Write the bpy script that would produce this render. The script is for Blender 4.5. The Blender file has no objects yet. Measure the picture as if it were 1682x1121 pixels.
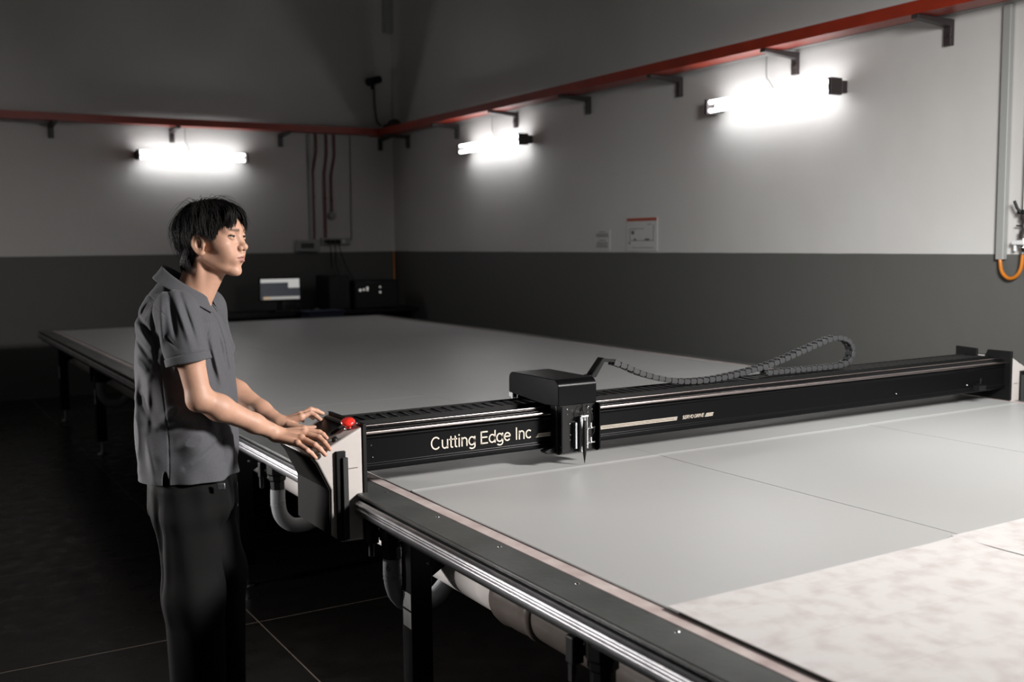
import bpy, bmesh, math, random
import numpy as np
from mathutils import Vector, Matrix, noise
random.seed(7)
SC = bpy.context.scene
COL = SC.collection
R_ = math.radians

# ------------------------------------------------------------------ camera
cam_d = bpy.data.cameras.new('camera'); cam = bpy.data.objects.new('camera', cam_d); COL.objects.link(cam)
yaw, pitch, roll = R_(31.0003), R_(-5.3937), R_(-0.5951)
fw = Vector((math.sin(yaw)*math.cos(pitch), math.cos(yaw)*math.cos(pitch), math.sin(pitch)))
rt = Vector((math.cos(yaw), -math.sin(yaw), 0)); up = rt.cross(fw)
rt2 = math.cos(roll)*rt + math.sin(roll)*up; up2 = -math.sin(roll)*rt + math.cos(roll)*up
M = Matrix((rt2, up2, -fw)).transposed().to_4x4(); M.translation = (0, 0, 1.6)
cam.matrix_world = M
cam_d.sensor_width = 36; cam_d.lens = 1725.1/1682*36; cam_d.clip_start = 0.05; cam_d.clip_end = 60
cam_d.dof.use_dof = True; cam_d.dof.focus_distance = 3.5; cam_d.dof.aperture_fstop = 2.8
SC.camera = cam
# ------------------------------------------------------------------ view, world, lights
vs = SC.view_settings
vs.view_transform = 'Standard'; vs.look = 'None'; vs.gamma = 1; vs.use_curve_mapping = False
vs.exposure = 0.0
w = bpy.data.worlds.new('world'); SC.world = w; w.use_nodes = True
w.node_tree.nodes['Background'].inputs[0].default_value = (1.0, 0.98, 0.96, 1)
w.node_tree.nodes['Background'].inputs[1].default_value = 0.038
def area(name, loc, aim, size, power, color=(1, 1, 1), size_y=None, spread=180):
    d = bpy.data.lights.new(name, 'AREA'); d.energy = power; d.color = color
    d.shape = 'RECTANGLE' if size_y else 'SQUARE'; d.size = size
    if size_y: d.size_y = size_y
    d.spread = R_(spread)
    o = bpy.data.objects.new(name, d); COL.objects.link(o); o.location = loc
    o.rotation_euler = (Vector(aim)-Vector(loc)).to_track_quat('-Z', 'Y').to_euler(); return o
# studio softboxes off to the right and left; the back and wall fills are added
area('key_softbox', (5.0, -1.3, 3.3), (1.7, 2.8, 0.95), 0.8, 125, (1, .97, .94), spread=70)
area('rim_softbox', (-1.7, 4.6, 1.45), (1.2, 3.0, 0.75), 0.5, 20, (1, .96, .93), spread=90)
area('back_fill', (-0.9, 6.2, 1.15), (1.45, 3.2, 0.6), 0.5, 7, (1, .97, .95), spread=32)  # added second back light, aimed low at the suction pipe
area('wall_fill', (2.2, 0.5, 2.7), (5.55, 4.3, 1.0), 0.8, 42, (.99, 1, .985), spread=62)  # added fill that brightens the right wall
TUBE = 18.0      # emission of the fluorescent tubes on the walls

# ------------------------------------------------------------------ materials
def mat(name, col, rough=.5, metal=0., spec=.5, bump=None, var=None, coat=0., emis=None):
    """bump=(scale, strength); var=(scale, amount) brightness noise of the paint itself"""
    m = bpy.data.materials.new(name); m.use_nodes = True; nt = m.node_tree
    b = nt.nodes['Principled BSDF']
    b.inputs['Base Color'].default_value = (*col, 1); b.inputs['Roughness'].default_value = rough
    b.inputs['Metallic'].default_value = metal; b.inputs['Specular IOR Level'].default_value = spec
    b.inputs['Coat Weight'].default_value = coat
    tc = nt.nodes.new('ShaderNodeTexCoord')
    if var:
        n = nt.nodes.new('ShaderNodeTexNoise'); n.inputs['Scale'].default_value = var[0]; n.inputs['Detail'].default_value = 5
        nt.links.new(tc.outputs['Object'], n.inputs['Vector'])
        r = nt.nodes.new('ShaderNodeValToRGB'); r.color_ramp.elements[0].position = .3; r.color_ramp.elements[1].position = .7
        a = var[1]
        c2 = var[2] if len(var) > 2 else tuple(c*(1-a) for c in col)
        r.color_ramp.elements[0].color = (*c2, 1); r.color_ramp.elements[1].color = (*col, 1)
        nt.links.new(n.outputs['Fac'], r.inputs['Fac']); nt.links.new(r.outputs['Color'], b.inputs['Base Color'])
    if bump:
        n = nt.nodes.new('ShaderNodeTexNoise'); n.inputs['Scale'].default_value = bump[0]; n.inputs['Detail'].default_value = 4
        nt.links.new(tc.outputs['Object'], n.inputs['Vector'])
        k = nt.nodes.new('ShaderNodeBump'); k.inputs['Strength'].default_value = bump[1]; k.inputs['Distance'].default_value = .01
        nt.links.new(n.outputs['Fac'], k.inputs['Height']); nt.links.new(k.outputs['Normal'], b.inputs['Normal'])
    if emis:
        b.inputs['Emission Color'].default_value = (*emis[0], 1); b.inputs['Emission Strength'].default_value = emis[1]
    return m
MT = dict(
    white_wall=None,
    black=mat('black_powder_coat', (.005, .005, .005), .45, spec=.2, bump=(400, .04)),
    gloss=mat('black_gloss', (.0032, .0032, .0035), .28, spec=.06, bump=(30, .02)),
    black_plastic=mat('black_plastic', (.007, .007, .007), .5, spec=.25),
    rubber=mat('rubber', (.02, .02, .02), .8),
    rod=mat('dark_ground_rod', (.30, .26, .25), .22, 1.),
    chrome=mat('chrome', (.75, .75, .75), .12, 1.),
    steel=mat('brushed_steel', (.42, .43, .44), .35, 1., var=(9, .35), bump=(60, .05)),
    alu=mat('aluminium', (.55, .55, .57), .4, 1., var=(14, .3), bump=(120, .06)),
    edge=mat('edge_steel_plate', (.10, .104, .10), .42, .3, var=(7, .3), bump=(50, .08)),
    strip=mat('worn_laminate_strip', (.52, .45, .43), .55, var=(14, .3, (.36, .28, .27))),
    foam=mat('grey_sheet', (.38, .38, .375), .40, spec=.5, bump=(6, .05), var=(1.5, .03)),
    felt=mat('grey_felt', (.45, .45, .44), .6, bump=(120, .1)),
    beige=mat('cream_paint', (.43, .395, .375), .45, var=(14, .06)),
    dkbeige=mat('brown_black_paint', (.010, .0085, .008), .7, spec=.05),  # brown-black paint of the outer side panels
    cream=mat('cream_lettering', (.58, .51, .43), .5),
    red=mat('red_plastic', (.75, .03, .02), .28, coat=.3),
    rail=mat('red_rail_paint', (.30, .028, .010), .4, var=(5, .3)),
    dkmetal=mat('dark_bracket', (.045, .035, .035), .5, .3),
    pvc=mat('white_pvc', (.74, .70, .68), .35),
    brown=mat('brown_grey_pvc', (.17, .145, .13), .32, var=(10, .2)),
    gpvc=mat('grey_pvc', (.26, .27, .28), .45),
    trunk=mat('grey_trunking', (.28, .28, .27), .45),
    conduit=mat('maroon_conduit', (.16, .035, .03), .45),
    orange=mat('orange_hose', (.48, .15, .012), .35),
    blue=mat('navy_cloth', (.012, .016, .04), .8),
    paper=mat('paper', (.55, .54, .53), .6, var=(20, .06)),
    ink=mat('ink', (.10, .09, .09), .7),
    redink=mat('red_ink', (.35, .06, .03), .6),
    bracket_white=mat('white_cap', (.6, .6, .6), .4),
    tube=mat('lit_tube', (.9, .9, .9), .4, emis=((.97, .99, 1.0), TUBE)),
    led=mat('small_led', (.5, .5, .5), .4, emis=((1, .96, .9), .35)),
    label=mat('white_sticker', (.5, .5, .5), .5),
    glass=mat('dark_glass', (.02, .02, .02), .1),
)
def wall_mat():
    m = bpy.data.materials.new('two_tone_wall'); m.use_nodes = True; nt = m.node_tree; b = nt.nodes['Principled BSDF']
    g = nt.nodes.new('ShaderNodeNewGeometry'); s = nt.nodes.new('ShaderNodeSeparateXYZ'); nt.links.new(g.outputs['Position'], s.inputs[0])
    n = nt.nodes.new('ShaderNodeTexNoise'); n.inputs['Scale'].default_value = 3; nt.links.new(g.outputs['Position'], n.inputs['Vector'])
    a = nt.nodes.new('ShaderNodeMath'); a.operation = 'MULTIPLY_ADD'; a.inputs[1].default_value = .006; nt.links.new(n.outputs['Fac'], a.inputs[0]); nt.links.new(s.outputs['Z'], a.inputs[2])
    c = nt.nodes.new('ShaderNodeMath'); c.operation = 'GREATER_THAN'; c.inputs[1].default_value = 1.503; nt.links.new(a.outputs[0], c.inputs[0])
    # upper paint with faint roller blotches
    n2 = nt.nodes.new('ShaderNodeTexNoise'); n2.inputs['Scale'].default_value = .9; n2.inputs['Detail'].default_value = 6; nt.links.new(g.outputs['Position'], n2.inputs['Vector'])
    r = nt.nodes.new('ShaderNodeValToRGB'); r.color_ramp.elements[0].position = .3; r.color_ramp.elements[1].position = .7
    r.color_ramp.elements[0].color = (.50, .475, .46, 1); r.color_ramp.elements[1].color = (.55, .535, .52, 1); nt.links.new(n2.outputs['Fac'], r.inputs['Fac'])
    x = nt.nodes.new('ShaderNodeMix'); x.data_type = 'RGBA'; x.inputs['A'].default_value = (.095, .093, .088, 1)
    nt.links.new(r.outputs['Color'], x.inputs['B']); nt.links.new(c.outputs[0], x.inputs['Factor']); nt.links.new(x.outputs['Result'], b.inputs['Base Color'])
    b.inputs['Roughness'].default_value = .55; b.inputs['Specular IOR Level'].default_value = .3
    n3 = nt.nodes.new('ShaderNodeTexNoise'); n3.inputs['Scale'].default_value = 5; n3.inputs['Detail'].default_value = 5; nt.links.new(g.outputs['Position'], n3.inputs['Vector'])
    k = nt.nodes.new('ShaderNodeBump'); k.inputs['Strength'].default_value = .25; k.inputs['Distance'].default_value = .02; nt.links.new(n3.outputs['Fac'], k.inputs['Height']); nt.links.new(k.outputs['Normal'], b.inputs['Normal'])
    return m
MT['wall'] = wall_mat()
def floor_mat():
    m = bpy.data.materials.new('black_tile_floor'); m.use_nodes = True; nt = m.node_tree; b = nt.nodes['Principled BSDF']
    g = nt.nodes.new('ShaderNodeNewGeometry'); mp = nt.nodes.new('ShaderNodeMapping'); nt.links.new(g.outputs['Position'], mp.inputs[0])
    mp.inputs['Location'].default_value = (-1.30+0.0, -4.28, 0)
    br = nt.nodes.new('ShaderNodeTexBrick'); br.offset = 0; br.squash = 1
    br.inputs['Scale'].default_value = 1; br.inputs['Brick Width'].default_value = 1.29; br.inputs['Row Height'].default_value = 1.29
    br.inputs['Mortar Size'].default_value = .0032; br.inputs['Mortar Smooth'].default_value = .3
    br.inputs['Color1'].default_value = (.010, .009, .0085, 1); br.inputs['Color2'].default_value = (.012, .011, .010, 1); br.inputs['Mortar'].default_value = (.20, .165, .14, 1)
    nt.links.new(mp.outputs[0], br.inputs['Vector'])
    n = nt.nodes.new('ShaderNodeTexNoise'); n.inputs['Scale'].default_value = 9; n.inputs['Detail'].default_value = 8; nt.links.new(g.outputs['Position'], n.inputs['Vector'])
    r = nt.nodes.new('ShaderNodeMapRange'); r.inputs['From Min'].default_value = .3; r.inputs['From Max'].default_value = .7; r.inputs['To Min'].default_value = .22; r.inputs['To Max'].default_value = .42
    nt.links.new(n.outputs['Fac'], r.inputs[0]); nt.links.new(r.outputs[0], b.inputs['Roughness'])
    # wear specks
    v = nt.nodes.new('ShaderNodeTexNoise'); v.inputs['Scale'].default_value = 38; v.inputs['Detail'].default_value = 3; nt.links.new(g.outputs['Position'], v.inputs['Vector'])
    t = nt.nodes.new('ShaderNodeMath'); t.operation = 'GREATER_THAN'; t.inputs[1].default_value = .745; nt.links.new(v.outputs['Fac'], t.inputs[0])
    x = nt.nodes.new('ShaderNodeMix'); x.data_type = 'RGBA'; x.inputs['B'].default_value = (.06, .05, .045, 1)
    nt.links.new(t.outputs[0], x.inputs['Factor']); nt.links.new(br.outputs['Color'], x.inputs['A']); nt.links.new(x.outputs['Result'], b.inputs['Base Color'])
    b.inputs['Specular IOR Level'].default_value = .35
    return m
MT['floor'] = floor_mat()
def stain_paper():
    m = bpy.data.materials.new('stained_paper'); m.use_nodes = True; nt = m.node_tree; b = nt.nodes['Principled BSDF']
    g = nt.nodes.new('ShaderNodeNewGeometry')
    n = nt.nodes.new('ShaderNodeTexNoise'); n.inputs['Scale'].default_value = 16; n.inputs['Detail'].default_value = 5; nt.links.new(g.outputs['Position'], n.inputs['Vector'])
    r = nt.nodes.new('ShaderNodeValToRGB'); e = r.color_ramp.elements
    e[0].position = .30; e[0].color = (.47, .43, .42, 1); e[1].position = .56; e[1].color = (.56, .54, .53, 1)
    nt.links.new(n.outputs['Fac'], r.inputs['Fac'])
    # fold creases along the table and knife scores across it
    br = nt.nodes.new('ShaderNodeTexBrick'); br.offset = .37; br.inputs['Scale'].default_value = 1
    br.inputs['Brick Width'].default_value = .34; br.inputs['Row Height'].default_value = .19; br.inputs['Mortar Size'].default_value = .0012; br.inputs['Mortar Smooth'].default_value = .6
    mp = nt.nodes.new('ShaderNodeMapping'); mp.inputs['Rotation'].default_value = (0, 0, .05); nt.links.new(g.outputs['Position'], mp.inputs[0]); nt.links.new(mp.outputs[0], br.inputs['Vector'])
    x = nt.nodes.new('ShaderNodeMix'); x.data_type = 'RGBA'; x.blend_type = 'MIX'; x.inputs['B'].default_value = (.42, .35, .34, 1)
    mu = nt.nodes.new('ShaderNodeMath'); mu.operation = 'MULTIPLY'; mu.inputs[1].default_value = .55; nt.links.new(br.outputs['Fac'], mu.inputs[0])
    nt.links.new(mu.outputs[0], x.inputs['Factor']); nt.links.new(r.outputs['Color'], x.inputs['A']); nt.links.new(x.outputs['Result'], b.inputs['Base Color'])
    b.inputs['Roughness'].default_value = .6
    return m
MT['stain'] = stain_paper()

# ------------------------------------------------------------------ mesh helpers
class MB:
    def __init__(s): s.v = []; s.f = []; s.sm = []
    def add(s, vs, fs, smooth=False):
        k = len(s.v); s.v += [tuple(v) for v in vs]; s.f += [tuple(i+k for i in f) for f in fs]; s.sm += [smooth]*len(fs); return s
    def box(s, a, b, rot=None, piv=None):
        x0, y0, z0 = a; x1, y1, z1 = b
        vs = [Vector(p) for p in ((x0,y0,z0),(x1,y0,z0),(x1,y1,z0),(x0,y1,z0),(x0,y0,z1),(x1,y0,z1),(x1,y1,z1),(x0,y1,z1))]
        if rot is not None:
            c = Vector(piv) if piv else (Vector(a)+Vector(b))/2
            vs = [rot @ (v-c)+c for v in vs]
        return s.add(vs, [(0,3,2,1),(4,5,6,7),(0,1,5,4),(1,2,6,5),(2,3,7,6),(3,0,4,7)])
    def prism(s, poly, axis, a, b, smooth=False):
        """poly in the other two axes (cyclic order kept as given: x->(y,z), y->(x,z), z->(x,y))"""
        def P(p, t): return {'x': (t, p[0], p[1]), 'y': (p[0], t, p[1]), 'z': (p[0], p[1], t)}[axis]
        n = len(poly); vs = [P(p, a) for p in poly]+[P(p, b) for p in poly]
        s.add(vs, [tuple(range(n-1, -1, -1)), tuple(range(n, 2*n))]); k = len(s.v)-2*n
        s.f += [(k+i, k+(i+1) % n, k+n+(i+1) % n, k+n+i) for i in range(n)]; s.sm += [smooth]*n; return s
    def tube(s, pts, r, n=12, closed=False, caps=True, rs=None):
        pts = [Vector(p) for p in pts]; m = len(pts); rings = []
        t0 = (pts[1]-pts[0]).normalized(); u = t0.orthogonal().normalized()
        for i, p in enumerate(pts):
            t = ((pts[min(i+1, m-1)]-pts[max(i-1, 0)]).normalized())
            u = (u-t*u.dot(t)).normalized(); v = t.cross(u); rr = rs[i] if rs else r
            rings.append([p+rr*(math.cos(2*math.pi*k/n)*u+math.sin(2*math.pi*k/n)*v) for k in range(n)])
        vs = [q for g in rings for q in g]; fs = []
        for i in range(m-1):
            for k in range(n): fs.append((i*n+k, i*n+(k+1) % n, (i+1)*n+(k+1) % n, (i+1)*n+k))
        s.add(vs, fs, True)
        if caps:
            s.add(rings[0], [tuple(range(n-1, -1, -1))]); s.add(rings[-1], [tuple(range(n))])
        return s
    def cyl(s, a, b, r, n=20, r2=None): return s.tube([a, b], r, n, rs=[r, r2 if r2 is not None else r])
    def lathe(s, base, axis, prof, n=24):
        """prof: list of (distance along axis, radius)"""
        base = Vector(base); ax = Vector(axis).normalized(); u = ax.orthogonal().normalized(); v = ax.cross(u); vs = []
        for d, r in prof: vs += [base+ax*d+r*(math.cos(2*math.pi*k/n)*u+math.sin(2*math.pi*k/n)*v) for k in range(n)]
        fs = [(i*n+k, i*n+(k+1) % n, (i+1)*n+(k+1) % n, (i+1)*n+k) for i in range(len(prof)-1) for k in range(n)]
        s.add(vs, fs, True); m = len(prof)
        s.add([vs[k] for k in range(n)], [tuple(range(n-1, -1, -1))]); s.add([vs[(m-1)*n+k] for k in range(n)], [tuple(range(n))]); return s
    def sphere(s, c, r, n=12, sc=(1, 1, 1)):
        bm = bmesh.new(); bmesh.ops.create_icosphere(bm, subdivisions=2 if n < 16 else 3, radius=1)
        s.add([(c[0]+v.co.x*r*sc[0], c[1]+v.co.y*r*sc[1], c[2]+v.co.z*r*sc[2]) for v in bm.verts], [[v.index for v in f.verts] for f in bm.faces], True); bm.free(); return s
    def build(s, name, m, parent=None, bevel=0, seg=2, fix=True):
        me = bpy.data.meshes.new(name); me.from_pydata(s.v, [], s.f); me.polygons.foreach_set('use_smooth', s.sm)
        if fix:
            bm = bmesh.new(); bm.from_mesh(me); bmesh.ops.recalc_face_normals(bm, faces=bm.faces); bm.to_mesh(me); bm.free()
        me.materials.append(MT[m] if isinstance(m, str) else m)
        o = bpy.data.objects.new(name, me); COL.objects.link(o)
        if bevel:
            b = o.modifiers.new('bevel', 'BEVEL'); b.width = bevel; b.segments = seg; b.limit_method = 'ANGLE'; b.angle_limit = R_(40)
            me.polygons.foreach_set('use_smooth', [True]*len(me.polygons)); w_ = o.modifiers.new('wn', 'WEIGHTED_NORMAL'); w_.keep_sharp = True
            me.set_sharp_from_angle(angle=R_(40))
        if parent: o.parent = parent
        return o
def at_base(o):
    """move the mesh origin to the base centre of its geometry"""
    me = o.data; n = len(me.vertices); a = np.empty(n*3, 'f'); me.vertices.foreach_get('co', a); a = a.reshape(-1, 3)
    c = Vector(((a[:, 0].min()+a[:, 0].max())/2, (a[:, 1].min()+a[:, 1].max())/2, a[:, 2].min()))
    me.transform(Matrix.Translation(-c)); o.location = c; return o
def tag(o, label, cat, group=None, kind=None):
    o['label'] = label; o['category'] = cat
    if group: o['group'] = group
    if kind: o['kind'] = kind
    if o.type == 'MESH': at_base(o)
    return o
def thing(name, loc, label, cat, group=None):
    o = bpy.data.objects.new(name, None); COL.objects.link(o); o.location = loc; o.empty_display_size = .1
    return tag(o, label, cat, group)
def part(mb, name, m, parent, label=None, bevel=0, seg=2):
    """mb is modelled in world coordinates; the child is moved into its parent's frame"""
    o = mb.build(name, m, None, bevel, seg); o.parent = parent
    off = Vector((0, 0, 0)); p = parent
    while p is not None: off += p.location; p = p.parent
    o.data.transform(Matrix.Translation(-off))
    if label: o['label'] = label
    return o
def struct(o): o['kind'] = 'structure'; return o
def copy_tree(o, parent=None, delta=None, mirror=None):
    c = o.copy(); COL.objects.link(c); c.parent = parent
    if delta is not None: c.location = c.location+Vector(delta)
    for ch in [x for x in o.children]: copy_tree(ch, c)
    return c
def smooth_path(pts, n=8):
    """Catmull-Rom through points"""
    P = [Vector(p) for p in pts]; P = [2*P[0]-P[1]]+P+[2*P[-1]-P[-2]]; out = []
    for i in range(1, len(P)-2):
        for k in range(n):
            t = k/n; a, b, c, d = P[i-1], P[i], P[i+1], P[i+2]
            out.append(.5*((2*b)+(c-a)*t+(2*a-5*b+4*c-d)*t*t+(3*b-a-3*c+d)*t**3))
    out.append(P[-2]); return out
def text_mesh(txt, size, extr=.0006, shear=0., sx=1.):
    c = bpy.data.curves.new('t', 'FONT'); c.body = txt; c.size = size; c.extrude = extr; c.shear = shear; c.resolution_u = 4
    o = bpy.data.objects.new('t', c); COL.objects.link(o); bpy.context.view_layer.update()
    me = bpy.data.meshes.new_from_object(o.evaluated_get(bpy.context.evaluated_depsgraph_get()))
    vs = [v.co.copy() for v in me.vertices]; fs = [tuple(p.vertices) for p in me.polygons]
    bpy.data.objects.remove(o); bpy.data.curves.remove(c); bpy.data.meshes.remove(me)
    x0 = min(v.x for v in vs); x1 = max(v.x for v in vs)
    return [Vector(((v.x-x0)*sx, v.y, v.z)) for v in vs], fs, (x1-x0)*sx
# ================================================================== the room
WX, WY = 5.55, 12.06
struct(MB().box((-6.2, -5, -.1), (WX+.15, WY+.15, 0)).build('floor', 'floor'))
struct(MB().box((-6.2, WY, 0), (WX+.15, WY+.15, 6.2)).build('wall_back', 'wall'))
struct(MB().box((WX, -5, 0), (WX+.15, WY, 6.2)).build('wall_right', 'wall'))
tag(MB().box((5.44, 11.97, 4.16), (5.55, 12.06, 6.2)).build('wall_duct', 'trunk', bevel=.01),
    'short dark duct coming down in the top corner of the room', 'duct')

# ---- red cable rails on brackets
def red_rail(name, along, a, b, label):
    t = thing(name, (5.25, (a+b)/2, 2.9) if along == 'y' else ((a+b)/2, 11.76, 2.9), label, 'cable rail')
    prof = [(0, 0), (.17, 0), (.17, .06), (.162, .06), (.162, .008), (.008, .008), (.008, .075), (0, .075)]
    m = MB(); k = MB()
    if along == 'y':
        m.prism([(5.22+p[0], 2.89+p[1]) for p in prof], 'y', a, b)
        k.box((5.47, a, 2.905), (5.51, b, 2.935))
    else:
        m.prism([(11.73+p[0], 2.89+p[1]) for p in prof], 'x', a, b)
        k.box((a, 11.98, 2.905), (b, 12.02, 2.935))
    part(m, 'rail', 'rail', t); part(k, 'conduit', 'trunk', t, 'thin grey conduit behind the red rail'); return t
red_rail('cable_rail', 'y', -3.0, 12.02, 'red cable rail running the length of the right wall above the lamps')
red_rail('cable_rail', 'x', -6.0, 5.21, 'red cable rail crossing the back wall above its single lamp')
def bracket(along, v, label):
    m = MB()
    if along == 'y':
        m.prism([(5.22, 2.888), (5.22, 2.865), (5.50, 2.845), (5.515, 2.84), (5.515, 2.735), (5.549, 2.735), (5.549, 2.888)], 'y', v-.025, v+.025)
        m.box((5.505, v-.03, 2.78), (5.52, v-.012, 2.80))
        m.cyl((5.50, v, 2.79), (5.516, v, 2.79), .009, 8)
    else:
        m.prism([(11.73, 2.888), (11.73, 2.865), (12.01, 2.845), (12.025, 2.84), (12.025, 2.735), (12.059, 2.735), (12.059, 2.888)], 'x', v-.025, v+.025)
        m.cyl((v, 12.01, 2.79), (v, 12.026, 2.79), .009, 8)
    return tag(m.build('wall_bracket', 'dkmetal', bevel=.003), label, 'bracket', 'dark brackets under the red rails')
rl = ['dark wall bracket under the red rail nearest the vertical grey trunking', 'dark wall bracket above the larger wall lamp on the right wall',
      'dark wall bracket just left of the nearest right-wall lamp', 'dark wall bracket between the two right-wall lamps, above the small sign',
      'dark wall bracket above the farther right-wall lamp', 'dark wall bracket just left of the farther right-wall lamp',
      'dark wall bracket on the right wall closest to the room corner']
for y, l in zip((4.126, 5.351, 6.583, 7.837, 9.087, 10.336, 11.592), rl): bracket('y', y, l)
bl = ['leftmost dark wall bracket on the back wall, left of the lamp', 'dark wall bracket directly above the back-wall lamp',
      'dark wall bracket between the back-wall lamp and the maroon conduits', 'dark wall bracket on the back wall below the black round box in the corner']
for x, l in zip((1.632, 2.868, 4.108, 5.376), bl): bracket('x', x, l)

# ---- twin tube wall lamps
def wall_lamp(along, a, b, z, label, cable):
    c = (a+b)/2; base = (5.53, c, z) if along == 'y' else (c, 12.04, z)
    t = thing('wall_lamp', base, label, 'lamp', 'twin tube lamps on the walls')
    def W(u, d, zz):   # u along wall, d out from wall
        return (WX-d, u, zz) if along == 'y' else (u, WY-d, zz)
    def bx(m, u0, u1, d0, d1, z0, z1):
        p, q = W(u0, d0, z0), W(u1, d1, z1); m.box([min(i, j) for i, j in zip(p, q)], [max(i, j) for i, j in zip(p, q)])
    m = MB(); bx(m, a+.03, b-.03, .001, .085, z-.022, z+.022); part(m, 'batten', 'bracket_white', t, bevel=.004)
    for dz in (.032, -.032):
        part(MB().cyl(W(a+.04, .135, z+dz), W(b-.04, .135, z+dz), .0145, 16), 'tube', 'tube', t, 'glowing white fluorescent tube')
    for u, s in ((a, 1), (b, -1)):
        m = MB(); bx(m, min(u, u+s*.028), max(u, u+s*.028), .05, .157, z-.055, z+.055); bx(m, min(u, u+s*.05), max(u, u+s*.05), .0, .05, z-.04, z+.04)
        part(m, 'end_socket', 'dkmetal', t, bevel=.004)
    m = MB(); m.tube(smooth_path([W(c+cable*.10, .03, 2.90), W(c+cable*.10, .03, 2.76), W(c+cable*.07, .03, 2.72), W(c, .03, z+.03)], 4), .006, 8)
    part(m, 'supply_cable', 'trunk', t)
    return t
wall_lamp('y', 4.90, 6.13, 2.596, 'lit twin tube lamp on the right wall, the nearest and largest', 1)
wall_lamp('y', 8.80, 10.08, 2.596, 'lit twin tube lamp on the right wall nearer the room corner', 1)
wall_lamp('x', 2.46, 3.68, 2.583, 'lit twin tube lamp on the back wall', -.6)

wall_lamp('y', 1.0, 2.2, 2.596, 'lit twin tube lamp on the right wall, just outside the right edge of the photo', 1)

# ---- signs on the right wall
t = thing('wall_notice', (5.545, 7.65, 1.51), 'small grey paper notice with two blocks of text on the right wall', 'notice')
part(MB().box((5.544, 7.53, 1.515), (5.549, 7.77, 1.70)), 'sheet', 'paper', t)
for block in (((1.68, .05), (1.662, .09), (1.650, .09), (1.638, .09)), ((1.605, .05), (1.585, .09), (1.572, .08), (1.558, .09), (1.545, .085))):
    m = MB()
    for z, w_ in block:
        k = -w_
        while k < w_:
            l = random.uniform(.012, .03); m.box((5.5425, 7.65+k, z-.0035), (5.5441, 7.65+min(k+l, w_), z+.0035)); k += l+.007
    part(m, 'text_block', 'ink', t)
t = thing('evacuation_plan', (5.545, 7.08, 1.51), 'larger floor plan notice with a red bar across its top on the right wall', 'notice')
part(MB().box((5.543, 6.87, 1.512), (5.549, 7.29, 1.795), ), 'board', 'paper', t, bevel=.002)
part(MB().box((5.5405, 6.88, 1.765), (5.5431, 7.28, 1.79)), 'header_bar', 'redink', t)
m = MB()
def ln(y0, z0, y1, z1, w_=.003): m.box((5.541, min(y0, y1)-w_/2, min(z0, z1)-w_/2), (5.5431, max(y0, y1)+w_/2, max(z0, z1)+w_/2))
for y0, z0, y1, z1 in ((6.92, 1.60, 7.24, 1.60), (6.92, 1.60, 6.92, 1.73), (7.24, 1.60, 7.24, 1.70), (7.05, 1.70, 7.24, 1.70), (6.92, 1.54, 7.20, 1.54), (6.95, 1.735, 7.0, 1.735)): ln(y0, z0, y1, z1, .004)
ln(7.19, 1.66, 7.21, 1.675, .014); ln(7.245, 1.575, 7.25, 1.585, .012); ln(7.16, 1.607, 7.18, 1.612, .01); ln(6.98, 1.607, 7.03, 1.612, .008)
part(m, 'plan_lines', 'ink', t)

# ---- vertical trunking, air hose and valve on the right wall
tag(MB().box((5.51, 3.712, 1.47), (5.549, 3.762, 2.90)).build('vertical_trunking', 'trunk', bevel=.004),
    'grey vertical trunking on the right wall near the orange hose', 'trunking')
tag(MB().tube(smooth_path([(5.52, 3.735, 1.50), (5.52, 3.735, 1.46), (5.51, 3.715, 1.40), (5.51, 3.675, 1.365), (5.51, 3.63, 1.375), (5.51, 3.60, 1.42), (5.51, 3.59, 1.50)], 6), .0105, 12).build('air_hose', 'orange'),
    'orange air hose looping from the grey trunking up to the valve', 'hose')
t = thing('air_valve', (5.51, 3.59, 1.50), 'air valve with black handle and silver fittings beside the grey trunking', 'valve')
part(MB().lathe((5.51, 3.59, 1.50), (0, 0, 1), [(0, .011), (.03, .011), (.032, .018), (.05, .018), (.052, .010), (.09, .010)], 16), 'quick_coupling', 'chrome', t)
part(MB().box((5.49, 3.575, 1.555), (5.53, 3.65, 1.58)).cyl((5.51, 3.64, 1.56), (5.51, 3.64, 1.52), .009, 12), 'manifold', 'bracket_white', t, bevel=.003)
part(MB().lathe((5.51, 3.59, 1.59), (0, 0, 1), [(0, .022), (.04, .022), (.045, .012), (.10, .012), (.105, .02), (.15, .02)], 16).cyl((5.51, 3.59, 1.66), (5.51, 3.635, 1.662), .005, 8), 'body', 'dkmetal', t)
part(MB().tube([(5.49, 3.60, 1.735), (5.48, 3.615, 1.76), (5.475, 3.63, 1.80)], .009, 8).box((5.485, 3.575, 1.725), (5.53, 3.62, 1.75)), 'lever_handle', 'black_plastic', t, bevel=.003)
part(MB().cyl((5.51, 3.59, 1.74), (5.51, 3.59, 2.90), .007, 10), 'feed_pipe', 'bracket_white', t)

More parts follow.
